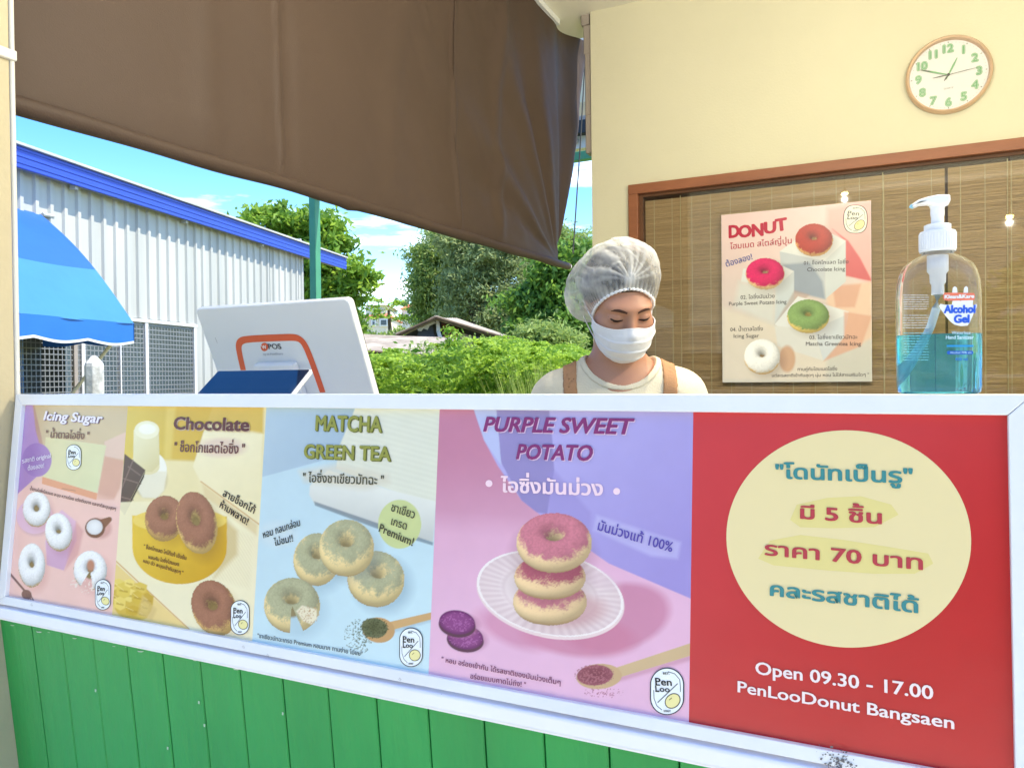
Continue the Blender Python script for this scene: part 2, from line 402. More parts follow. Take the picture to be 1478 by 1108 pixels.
# ================================================================== materials
M = {}
M['cream'] = mat('cream_wall_paint', hexc(210, 206, 184), 0.85, var=0.03, vscale=1.2, bump=0.12, bscale=90)
M['ceiling'] = mat('ceiling_board', hexc(232, 228, 214), 0.8, var=0.02)
M['post'] = mat('post_paint', hexc(180, 168, 140), 0.7, var=0.05, vscale=4, bump=0.15, bscale=50)
M['pipe'] = mat('pipe_plastic', hexc(205, 203, 198), 0.45, var=0.03)
M['white_metal'] = mat('white_aluminium', hexc(226, 230, 236), 0.38, var=0.045, vscale=5, bump=0.05, bscale=40)
M['ledge'] = mat('white_gloss_ledge', hexc(234, 236, 250), 0.3, var=0.03, vscale=7)
M['green_board'] = mat('green_board_paint', hexc(34, 152, 76), 0.42, var=0.13, vscale=4.5, bump=0.35, bscale=34, stretch=(1, 1, .22))
M['green_steel'] = mat('green_steel_paint', hexc(70, 150, 116), 0.45, var=0.08)
M['wood'] = mat('stained_window_wood', hexc(140, 86, 60), 0.45, var=0.16, vscale=3, bump=0.15, bscale=40, stretch=(1, 1, 6))
M['wood_dark'] = mat('dark_rebate', hexc(92, 58, 36), 0.6, var=0.2)
M['concrete'] = mat('concrete', hexc(222, 214, 198), 0.9, var=0.14, vscale=3, bump=0.3)
M['floor'] = mat('kiosk_floor_tile', hexc(214, 208, 196), 0.6, var=0.06)
M['grey_plastic'] = mat('trunking_plastic', hexc(158, 148, 142), 0.5, var=0.04)
M['black'] = mat('black_plastic', (0.015, 0.015, 0.017), 0.35, var=0.1)
M['cord'] = mat('cord', (0.05, 0.05, 0.05), 0.7, var=0.1)
M['rope'] = mat('white_cord', hexc(222, 206, 166), 0.8, var=0.05)

# ================================================================== ground and kiosk shell
def ground():
    n = 60; g = np.concatenate([-np.geomspace(400, 3, n), np.linspace(-2.5, 2.5, 9), np.geomspace(3, 400, n)])
    X, Y = np.meshgrid(g, g); r = np.hypot(X, Y); Z = np.where(r > 6, (fbm(X * .2, Y * .2, 3) - .5) * .25, 0) * 1.0
    i = np.arange(X.size).reshape(X.shape); F = np.stack([i[:-1, :-1], i[:-1, 1:], i[1:, 1:], i[1:, :-1]], -1).reshape(-1, 4)
    m = mat('dry_grassy_soil', hexc(110, 120, 62), 0.95, vscale=.35, col2=hexc(150, 140, 104), bump=.6, bscale=14)
    structure(mesh_np('ground', np.stack([X, Y, Z - .02], -1).reshape(-1, 3), F, m, smooth=True))
ground()
mb = MB(); mb.box(-3.4, 3.6, -4.5, 0.94, -0.3, 0.0); structure(mb.build('pavement', M['concrete'], bevel=.01))
mb = MB(); mb.box(-1.9, 1.9, 1.06, 4.18, -0.25, 0.004); structure(mb.build('floor', M['floor']))

YW = 4.2
CL = on_y(851, 18, YW)                       # top of the wall's free corner
WX0 = (on_y(851, 18, YW)[0] + on_y(856, 354, YW)[0]) / 2
CZ = CL[2]
SX = -1.72                                   # the open left side of the kiosk
print('wall corner x', WX0, 'ceiling z', CZ)
WP = Plane((0, YW, EYE), (1, 0, 0), (0, 0, -1))   # back wall plane
def wuv(px, py): q = WP.uv(px, py); return q[0], EYE - q[1]
# window opening in the back wall
fx0, fz1 = wuv(908, 268); _, fz1b = wuv(1478, 200); fz1 = (fz1 + fz1b) / 2
fw_ = 0.055; fx1 = 1.5; fz0 = 0.80
def build_back_wall():
    root = empty('cream_wall', 'pale cream plastered back wall of the kiosk holding the clock and the wide brown framed window', 'wall', (WX0, YW, 0))
    t = .12; m = MB()
    m.box(WX0, fx0, YW, YW + t, 0, CZ); m.box(fx1, 2.0, YW, YW + t, 0, CZ)
    m.box(fx0, fx1, YW, YW + t, fz1, CZ); m.box(fx0, fx1, YW, YW + t, 0, fz0)
    keep(m.build('plaster', M['cream']), root)
    return root
build_back_wall()
# ceiling, front canopy, right wall
mb = MB(); mb.box(SX - .05, 2.0, 0.95, YW + .3, CZ, CZ + .1); structure(mb.build('ceiling', M['ceiling']))
m = MB(); m.box(1.88, 2.0, 1.0, YW - .002, 0, CZ - .002); r = m.build('cream_wall', M['cream']); tag(r, 'plain cream right side wall of the kiosk outside the frame', 'wall')
cp = empty('front_canopy', 'white flat canopy over the serving front of the kiosk above the frame', 'canopy', (0, .6, CZ - .3))
m = MB(); m.box(-1.9, 2.0, 0.36, .93, CZ - .30, CZ - .26); keep(m.build('soffit', M['ceiling']), cp)
m = MB(); m.box(-1.9, 2.0, .90, .955, CZ - .258, CZ + .08); keep(m.build('header_board', M['ceiling']), cp)
m = MB(); m.box(-1.9, 2.0, 0.33, .357, CZ - .36, CZ - .12); keep(m.build('fascia', M['white_metal']), cp)
# narrow white trim along the ceiling edge of the open side
m = MB(); m.box(SX + .03, SX + .05, 1.0, YW, CZ - .035, CZ - .003); r = m.build('ceiling_trim', M['white_metal']); structure(r)

# ------------------------------------------------------------------ left post
px0 = on_y(21.5, 560, 1.0)[0]; cxp = on_y(25.2, 560, 1.006)[0]; print('post x', px0)
root = empty('corner_post', 'beige painted corner post at the far left with a grey conduit running up its edge', 'post', (px0, .96, 0))
m = MB(); m.box(px0 - .16, px0, .925, 1.0, 0, CZ); keep(m.build('shaft', M['post'], bevel=.002), root)
m = MB(); m.tube([(cxp, 1.006, 0), (cxp, 1.006, CZ)], .0052, 12); keep(m.build('conduit', M['pipe'], smooth=True), root)
cz = on_y(16, 74, .99)[2]
m = MB(); m.box(px0 - .002, px0 + .009, .972, 1.012, cz - .011, cz + .011); keep(m.build('conduit_clip', M['pipe'], bevel=.003), root)

# ------------------------------------------------------------------ bamboo blind window
def window():
    root = empty('blind_window', 'wide window in orange-brown wooden frame with bamboo blinds behind its glass', 'window', (fx0, YW, fz0))
    w = .054; y0, y1 = YW - .022, YW + .05
    m = MB(); m.box(fx0, fx0 + w, y0, y1, fz0, fz1 - w); keep(m.build('frame_stile', M['wood'], bevel=.003), root)
    m = MB(); m.box(fx0, fx1, y0, y1, fz1 - w, fz1); keep(m.build('frame_head', M['wood'], bevel=.003), root)
    m = MB(); m.box(fx1 - w, fx1, y0, y1, fz0, fz1 - w); keep(m.build('frame_stile', M['wood'], bevel=.003), root)
    m = MB(); m.box(fx0 + w, fx1 - w, y0, y1, fz0, fz0 + w); keep(m.build('frame_sill', M['wood'], bevel=.003), root)
    m = MB(); m.box(fx0 + w, fx0 + w + .022, YW + .012, YW + .08, fz0 + w, fz1 - w); m.box(fx0 + w + .022, fx1 - w, YW + .012, YW + .08, fz1 - w - .016, fz1 - w)
    keep(m.build('rebate', M['wood_dark']), root)
    g = mat('window_glass', (0.97, .98, .97), 0.0, trans=1.0, ior=1.5)
    gm = MB(); gm.box(fx0 + w - .004, fx1 - w + .004, YW + .020, YW + .024, fz0 + w - .004, fz1 - w + .004)
    # clear glass: real reflections over what is behind it
    n, l = g.node_tree.nodes, g.node_tree.links
    n.remove(n['Principled BSDF']); gl = n.new('ShaderNodeBsdfGlossy'); gl.inputs['Roughness'].default_value = 0.015; gl.inputs['Color'].default_value = (1, 1, 1, 1)
    tr = n.new('ShaderNodeBsdfTransparent'); tr.inputs[0].default_value = (.95, .96, .95, 1); fr = n.new('ShaderNodeFresnel'); fr.inputs['IOR'].default_value = 1.5
    mx = n.new('ShaderNodeMixShader'); l.new(fr.outputs[0], mx.inputs[0]); l.new(tr.outputs[0], mx.inputs[1]); l.new(gl.outputs[0], mx.inputs[2]); l.new(mx.outputs[0], n['Material Output'].inputs[0])
    keep(gm.build('glass_pane', g), root)
    # bamboo blinds: thin horizontal slats tied with cords
    bm_ = mat('bamboo', hexc(222, 190, 148), 0.6, vscale=30, col2=hexc(208, 172, 128), stretch=(.35, 1, 14), bump=.5, bscale=60)
    divx = wuv(1367, 260)[0]
    wovens = []
    for (a, b, dy) in ((fx0 + w + .024, divx - .006, 0.0), (divx + .008, fx1 - w - .01, .004)):
        z0, z1 = fz0 + w, fz1 - w - .03; nz = int((z1 - z0) / .0055); V = []; F = []
        xs = np.linspace(a, b, 14)
        for i in range(nz):
            z = z0 + (z1 - z0) * i / nz; j = rng.normal(0, .0008); h = .0036 + rng.random() * .0016; yy = YW + .055 + dy + rng.normal(0, .0008)
            bow = rng.normal(0, .0006, len(xs))
            bb = len(V)
            for k, x in enumerate(xs): V += [(x, yy, z + bow[k]), (x, yy - .0018, z + h / 2 + bow[k]), (x, yy, z + h + bow[k])]
            for k in range(len(xs) - 1):
                q = bb + 3 * k; F += [(q, q + 3, q + 4, q + 1), (q + 1, q + 4, q + 5, q + 2)]
        at = np.repeat(rng.random(nz), 3 * len(xs))
        o = mesh_np('bamboo_slats', V, np.array(F), None, None, attr=at, attrname='shade'); o['kind'] = 'stuff'; o.data.materials.append(bm_); keep(o, root)
        # backing and ties
        m = MB(); m.box(a, b, YW + .062 + dy, YW + .066 + dy, z0, z1); keep(m.build('blind_backing', mat('blind_lining', hexc(204, 172, 126), .8, var=.05)), root)
        m = MB(); x = a + .05
        while x < b:
            m.box(x, x + .0036, YW + .0515 + dy, YW + .053 + dy, z0, z1); x += .105 + rng.normal(0, .004)
        keep(m.build('blind_ties', M['rope']), root)
    n, l = bm_.node_tree.nodes, bm_.node_tree.links
    a_ = n.new('ShaderNodeAttribute'); a_.attribute_name = 'shade'; hs = n.new('ShaderNodeHueSaturation'); mr = n.new('ShaderNodeMapRange'); mr.inputs['To Min'].default_value = .9; mr.inputs['To Max'].default_value = 1.1
    l.new(a_.outputs['Fac'], mr.inputs[0]); l.new(mr.outputs[0], hs.inputs['Value'])
    src = n['Principled BSDF'].inputs['Base Color'].links[0].from_socket; l.new(src, hs.inputs['Color']); l.new(hs.outputs[0], n['Principled BSDF'].inputs['Base Color'])
    q = MB(); q.box(fx0 - .02, fx1 + .02, YW + .085, YW + .10, fz0 - .02, fz1 + .02); keep(q.build('light_stop_board', M['wood_dark']), root)  # added board, stops outside light leaking past the blinds
    for px in (980, 1275, 1457):       # lift cords
        q = wuv(px, 400)[0]
        m = MB(); m.tube([(q, YW + .048, fz0 + w), (q, YW + .048, fz1 - w - .02)], .0022, 6); keep(m.build('lift_cord', M['rope']), root)
    return root
window()

# ------------------------------------------------------------------ clock
def clock():
    c = on_y(1369, 108, YW - .02); R = .181
    root = empty('wall_clock', 'round wall clock with rose-gold rim and outlined green numerals on the cream wall', 'clock', (c[0], YW, c[2]))
    gold = mat('rose_gold_rim', hexc(216, 184, 158), 0.3, metal=.35, var=.03); face = mat('clock_dial', hexc(240, 241, 243), .5, var=.01)
    def disc(prof, name, m, smooth=True):
        q = MB(); q.lathe(prof, 64); V = [(c[0] + x, YW - z, c[2] + y) for x, y, z in q.v]; q.v = V; keep(q.build(name, m, smooth=smooth), root)
    # rim ring
    q = MB(); n = 72; prof = [(R - .017, .018), (R - .013, .034), (R - .006, .038), (R, .030), (R, .0), (R - .017, .0)]
    V = []; F = []
    for j in range(n):
        t = 2 * math.pi * j / n
        for r_, z in prof: V.append((c[0] + r_ * math.cos(t), YW - z - .001, c[2] + r_ * math.sin(t)))
    k = len(prof)
    for j in range(n):
        for i in range(k): F.append((j * k + i, j * k + (i + 1) % k, ((j + 1) % n) * k + (i + 1) % k, ((j + 1) % n) * k + i))
    q.add(V, F); keep(q.build('rim', gold, smooth=True), root)
    disc([(R - .016, .001), (R - .016, .012)], 'dial', face, False)
    dp = Plane((c[0], YW - .0125, c[2]), (1, 0, 0), (0, 0, -1))
    green = lin((86, 168, 108)); pale = lin((196, 226, 200)); inkm = print_mat('dial_ink', .5, wave=0)
    pr = Print(dp)
    def num(txt, x, y, h):
        q = Print(dp); V, F = glyphs(txt); V = V.copy(); V[:, 0] -= (V[:, 0].min() + V[:, 0].max()) / 2; V[:, 1] -= .35; s_ = h / .7; k = 0
        for rad, c_, z in ((.085, green, .0006), (.045, pale, .0012)):
            for t in range(10):
                dx, dy = rad * math.cos(t * .628), rad * math.sin(t * .628); q.push([(x + (a + dx) * s_, -(y + (b + dy) * s_)) for a, b in V], F, c_, z + t * .00004)
        q.push([(x + a * s_, -(y + b * s_)) for a, b in V], F, green * .9 + pale * .1, .0018)
        o = q.build('numeral', inkm, root)
    for i in range(1, 13):
        a = math.radians(90 - 30 * i); num(str(i), math.cos(a) * R * .695, math.sin(a) * R * .70, .036)
    num_ = glyphs('QUARTZ'); V = num_[0]; s_ = .010; pr.push([((x - V[:, 0].max() / 2) * s_, .065 - y * s_) for x, y in V], num_[1], lin((120, 120, 120)), .0008)
    for i in range(60):
        a = math.radians(6 * i); r0 = R * .84; L = .006 if i % 5 == 0 else .003; w = .0016 if i % 5 == 0 else .0006
        u = np.array([math.cos(a), math.sin(a)]); t = np.array([-u[1], u[0]])
        pr.push([tuple(u * r0 + t * w), tuple(u * (r0 + L) + t * w), tuple(u * (r0 + L) - t * w), tuple(u * r0 - t * w)], [[0, 1, 2, 3]], lin((90, 110, 100)), .0008)
    pr.build('dial_marks', inkm, root)['kind'] = 'stuff'
    def hand(name, p, tail, w, col, z):   # p: tip in photo pixels
        tip = np.array(dp.uv(*p)); L = np.linalg.norm(tip); d = tip / L; t = np.array([-d[1], d[0]])
        poly = [d * -tail - t * w * .5, d * -tail + t * w * .5, d * L * .55 + t * w, d * L + t * w * .35, d * L - t * w * .35, d * L * .55 - t * w]
        q = MB(); q.prism([dp.P(a[0], a[1], z) for a in poly], dp.n * .001); keep(q.build(name, col), root)
    gm = mat('luminous_hand', hexc(130, 190, 140), .5, var=.02)
    ax = (1367, 109)
    hand('hour_hand', (1381.5, 84), .022, .0045, gm, .004)
    hand('minute_hand', (1329, 102), .0, .0040, gm, .006)
    hand('hour_hand_tail', (1362.5, 117.5), .0, .0032, M['black'], .0045)
    hand('minute_hand_tip', (1328, 102), -.085, .0028, M['black'], .0072)
    hand('counterweight', (1346, 114), .020, .0020, M['black'], .0078)
    hand('second_hand', (1412, 98), .0, .0010, M['black'], .0085)
    q = MB(); q.lathe([(.006, 0), (.006, .004), (.002, .005)], 16); q.v = [(c[0] + x, YW - .020 - z, c[2] + y) for x, y, z in q.v]; keep(q.build('hub', M['black'], smooth=True), root)
    # domed cover glass
    g = bpy.data.materials.new('clock_glass'); g.use_nodes = True; n_, l_ = g.node_tree.nodes, g.node_tree.links; n_.remove(n_['Principled BSDF'])
    gl = n_.new('ShaderNodeBsdfGlossy'); gl.inputs['Roughness'].default_value = .02; tr = n_.new('ShaderNodeBsdfTransparent'); fr = n_.new('ShaderNodeFresnel'); fr.inputs[0].default_value = 1.45
    mx = n_.new('ShaderNodeMixShader'); l_.new(fr.outputs[0], mx.inputs[0]); l_.new(tr.outputs[0], mx.inputs[1]); l_.new(gl.outputs[0], mx.inputs[2]); l_.new(mx.outputs[0], n_['Material Output'].inputs[0])
    q = MB(); q.lathe([(R - .023, .027), (R * .6, .031), (R * .3, .0325), (.001, .033)], 64); q.v = [(c[0] + x, YW - z, c[2] + y) for x, y, z in q.v]; keep(q.build('cover_glass', g, smooth=True), root)
clock()

# ------------------------------------------------------------------ ceiling lamps mirrored in the window glass
def mirror_lamp(px, py, label, Y=1.7, power=16.5):
    r = ray(px, py); t = (2 * (YW + .022) - Y) / r[1]; p = CAM + r * t; zc = p[2]; ztop = CZ
    root = empty('pendant_lamp', label, 'lamp', (p[0], Y, ztop))
    m = MB(); m.lathe([(.0, 0.05), (.007, .045), (.008, .018), (.007, .011)], 20, (p[0], Y, zc)); keep(m.build('lamp_holder', M['cord'], smooth=True), root)
    if ztop - zc > .11: m = MB(); m.tube([(p[0], Y, zc + .05), (p[0], Y, ztop)], .002, 6); keep(m.build('flex', M['cord']), root)
    e = bpy.data.materials.new('lit_bulb'); e.use_nodes = True; n, l = e.node_tree.nodes, e.node_tree.links; b = n['Principled BSDF']; b.inputs['Emission Color'].default_value = (1, .72, .30, 1); b.inputs['Emission Strength'].default_value = 9; b.inputs['Base Color'].default_value = (.8, .7, .5, 1)
    m = MB(); m.lathe([(.008, .010), (.024, .006), (.027, -.003), (.021, -.016), (.004, -.022)], 24, (p[0], Y, zc)); keep(m.build('bulb', e, smooth=True), root)
    ld = bpy.data.lights.new('bulb_light', 'POINT'); ld.energy = power; ld.color = (1.0, .97, .92); ld.shadow_soft_size = .014; lo = bpy.data.objects.new('bulb_light', ld); COL.objects.link(lo); lo.location = (p[0], Y, zc - .05); keep(lo, root)
    print('lamp', p[0], Y, zc)
mirror_lamp(1219, 279, 'lit warm pendant lamp inside the kiosk, the one mirrored above the poster')
mirror_lamp(1457, 312, 'lit warm pendant lamp inside the kiosk, the one mirrored right of the bottle')

# ------------------------------------------------------------------ poster on the glass
def poster():
    yp = YW - .004 + .018
    q0 = on_y(1041, 310, yp); q1 = on_y(1256, 290, yp); q2 = on_y(1260, 550.5, yp)
    x0, x1, z1, z0 = q0[0], (q1[0] + q2[0]) / 2, (q0[2] + q1[2]) / 2, q2[2]
    W, H = x1 - x0, z1 - z0; print('poster', W, H)
    root = empty('donut_poster', 'pinkish paper poster of four ring doughnuts on pale cubes, stuck on the blind window', 'poster', (x0, yp, z0))
    m = MB(); m.box(x0, x1, yp + .0005, yp + .003, z0, z1); keep(m.build('paper', mat('paper', (.75, .72, .7), .6, var=.02)), root)
    pl = Plane((x0, yp, z1), (1, 0, 0), (0, 0, -1))
    A = Art(pl, 0.001, W - .001, 0.001, H - .001, 230, 280, (3.227, 1020, 270))
    A.grad((222, 196, 198), (196, 196, 190), (200, 100), (250, 900))
    A.poly([(560, 100), (780, 60), (780, 460), (700, 420), (640, 380), (560, 180)], (226, 168, 168), soft=30, al=.9)
    A.poly([(585, 195), (660, 250), (715, 330), (772, 440), (700, 425), (640, 412), (640, 250)], (200, 100, 106), soft=8)
    A.poly([(560, 470), (772, 440), (772, 700), (660, 760), (560, 640)], (222, 190, 168), soft=20, al=.8)
    A.poly([(585, 460), (720, 450), (690, 560), (600, 560)], (206, 158, 140), soft=12, al=.8)
    A.poly([(70, 560), (320, 640), (560, 800), (560, 900), (70, 900)], (214, 206, 196), soft=30)
    A.poly([(420, 240), (580, 215), (648, 250), (552, 380), (380, 350), (340, 300)], (212, 216, 220))       # top cube
    A.poly([(552, 340), (648, 250), (648, 440), (552, 522)], (196, 204, 210)); A.poly([(340, 300), (552, 345), (552, 522), (355, 470)], (184, 192, 202))
    A.poly([(355, 360), (480, 350), (540, 440), (552, 522), (400, 490)], (128, 142, 164), soft=14, al=.75)
    A.poly([(170, 380), (360, 370), (407, 392), (320, 470), (160, 440)], (212, 216, 220))
    A.poly([(320, 470), (407, 392), (407, 560), (316, 640)], (192, 202, 210)); A.poly([(150, 440), (320, 470), (316, 640), (130, 560)], (206, 208, 208), soft=30)
    A.poly([(410, 480), (480, 500), (330, 660), (316, 640)], (170, 148, 140), soft=10, al=.6)
    A.poly([(425, 508), (662, 580), (620, 690), (500, 740), (316, 640)], (214, 218, 222)); A.poly([(500, 660), (662, 590), (640, 700), (543, 808)], (198, 206, 214)); A.poly([(316, 645), (500, 665), (543, 808), (330, 740)], (208, 210, 210), soft=6)
    A.poly([(640, 580), (770, 600), (720, 740), (545, 810), (640, 700)], (208, 160, 140), soft=10, al=.8)
    A.oval(375, 800, 38, 62, (196, 156, 130), soft=10, al=.9)
    A.donut(500, 247, 88, 76, (158, 48, 40), dough=(226, 178, 116), tilt=42, seed=2, cover=.04, light=(-.5, -.5, .7), R=.57, r=.43)
    A.donut(272, 404, 90, 73, (196, 30, 96), dough=(236, 206, 160), tilt=42, seed=4, cover=.04, light=(-.5, -.5, .7), R=.57, r=.43)
    A.donut(473, 602, 98, 78, (120, 150, 96), dough=(224, 200, 124), tilt=42, seed=6, cover=.04, light=(-.5, -.5, .7), R=.57, r=.43)
    A.donut(258, 790, 84, 82, (226, 228, 230), dough=(224, 186, 120), tilt=38, seed=8, light=(-.5, -.5, .7), R=.57, r=.43)
    A.mottle(.03)
    pm = print_mat('poster_print', .35, wave=.02)
    A.build('printed_picture', pm, root, w=.0004)
    T = Print(pl); Z = lambda x, y: (1020 + x / 3.227, 270 + y / 3.227)
    for i, (ch, a, b, y0_, y1_, h) in enumerate((('D', 106, 150, 236, 232, 56), ('O', 152, 208, 236, 228, 54), ('N', 214, 262, 230, 225, 56), ('U', 270, 320, 216, 212, 52), ('T', 326, 374, 206, 198, 56))):
        T.text(ch, Z(a, y0_), Z(b, y1_), h / 3.227, lin((178, 24, 62)), bold=.055)
    T.text('โฮมเมด สไตล์ญี่ปุ่น', Z(110, 290), Z(396, 262), 8.2, lin((172, 40, 66)), bold=.012)
    T.text('ต้องลอง!', Z(92, 372), Z(214, 336), 8.5, lin((40, 64, 150)), bold=.014)
    dk = lin((52, 50, 60))
    for s_, a, b, y0_, y1_, h in (('01. ช็อคโกแลต ไอซิ่ง', 452, 660, 362, 356, 5.2), ('Chocolate Icing', 468, 644, 393, 389, 5.6), ('02. ไอซิ่งมันม่วง', 158, 316, 522, 516, 5.4), ('Purple Sweet Potato Icing', 104, 372, 552, 542, 5.4),
                              ('04. น้ำตาลไอซิ่ง', 110, 262, 672, 668, 5.4), ('Icing Sugar', 126, 244, 702, 700, 5.6), ('03. ไอซิ่งชาเขียวมัทฉะ', 478, 702, 708, 706, 5.4), ('Matcha Greentea Icing', 462, 718, 738, 738, 5.6),
                              ('ทานคู่กับโฮมเมดไอซิ่ง', 424, 608, 855, 853, 4.6), ('แต่ละรสชาติเข้ากันสุดๆ นุ่ม หอม ไม่ใส่สารเสริมใดๆ "', 304, 756, 884, 880, 4.4)):
        T.text(s_, Z(a, y0_), Z(b, y1_), h, dk, bold=.006)
    logo(T, *Z(693, 150), 57 / 3.227, 67 / 3.227, (222, 224, 214), squash=True)
    T.build('lettering', pm, root)

def logo(T, cx, cy, rx, ry, white=(236, 242, 246), rim=(44, 54, 66), squash=False, small=False):
    def S(rx_, ry_): 
        k = ry_ - rx_
        P = []
        for q in np.linspace(0, 2 * math.pi, 48, endpoint=False):
            if squash: P.append((cx + rx_ * math.copysign(abs(math.cos(q)) ** .75, math.cos(q)), cy + ry_ * math.copysign(abs(math.sin(q)) ** .75, math.sin(q))))
            else:
                x = rx_ * math.cos(q); y = rx_ * math.sin(q) * 1.0; P.append((cx + x, cy + y + (k if y > 0 else -k)))
        return P
    b = T.w
    T.poly(S(rx, ry), lin(rim), b); T.poly(S(rx * .93, ry * .955), lin(white), b + .0001)
    pxm = np.linalg.norm(T.p.uv(cx + 1, cy) - T.p.uv(cx, cy))
    T.ring([(cx + rx * .05, cy - ry * .83), (cx + rx * .45, cy - ry * .74), (cx + rx * .74, cy - ry * .5), (cx + rx * .78, cy - ry * .2), (cx + rx * .78, cy + ry * .02)], rx * .05 * pxm, lin((110, 120, 126)), b + .0002, False)
    T.ring([(cx - rx * .78, cy - ry * .05), (cx - rx * .76, cy + ry * .3), (cx - rx * .6, cy + ry * .6), (cx - rx * .3, cy + ry * .78)], rx * .05 * pxm, lin((110, 120, 126)), b + .0002, False)
    T.ring([(cx - rx * .55, cy + ry * .47), (cx + rx * .62, cy - ry * .33)], rx * .06 * pxm, lin((110, 120, 126)), b + .00022, False)
    T.poly(ell(cx + rx * .33, cy + ry * .40, rx * .50, ry * .30, -42), lin((96, 96, 84)), b + .0003)
    T.poly(ell(cx + rx * .33, cy + ry * .40, rx * .44, ry * .255, -42), lin((236, 226, 160)), b + .0004)
    T.ring([(cx + rx * .12, cy + ry * .36), (cx + rx * .28, cy + ry * .27)], rx * .05 * pxm, lin((150, 140, 90)), b + .0005, False)
    sl = .0
    T.text('Pen', (cx - rx * .66, cy - ry * .28), (cx + rx * .28, cy - ry * .24), ry * .30, lin((30, 34, 44)), bold=.004 if squash else .02, w=b + .0006)
    T.text('Loo', (cx - rx * .66, cy - ry * .01), (cx + rx * .16, cy + ry * .03), ry * .24, lin((30, 34, 44)), bold=.02, w=b + .0006)
    # little slab feet of the lettering
    for (x, y, w) in ((-.60, -.28, .26), (-.60, -.01, .20)):
        T.ring([(cx + rx * (x - .08), cy + ry * y), (cx + rx * (x + w - .06), cy + ry * (y + .01))], ry * .045 * pxm, lin((30, 34, 44)), b + .0009, False)
    if not small:
        T.text('EST.', (cx - rx * .22, cy - ry * .72), (cx + rx * .16, cy - ry * .71), ry * .09, lin((70, 78, 86)), bold=.03, w=b + .0006)
        T.text('DONUT', (cx - rx * .18, cy + ry * .86), (cx + rx * .22, cy + ry * .87), ry * .08, lin((70, 78, 86)), bold=.03, w=b + .0006)
poster()

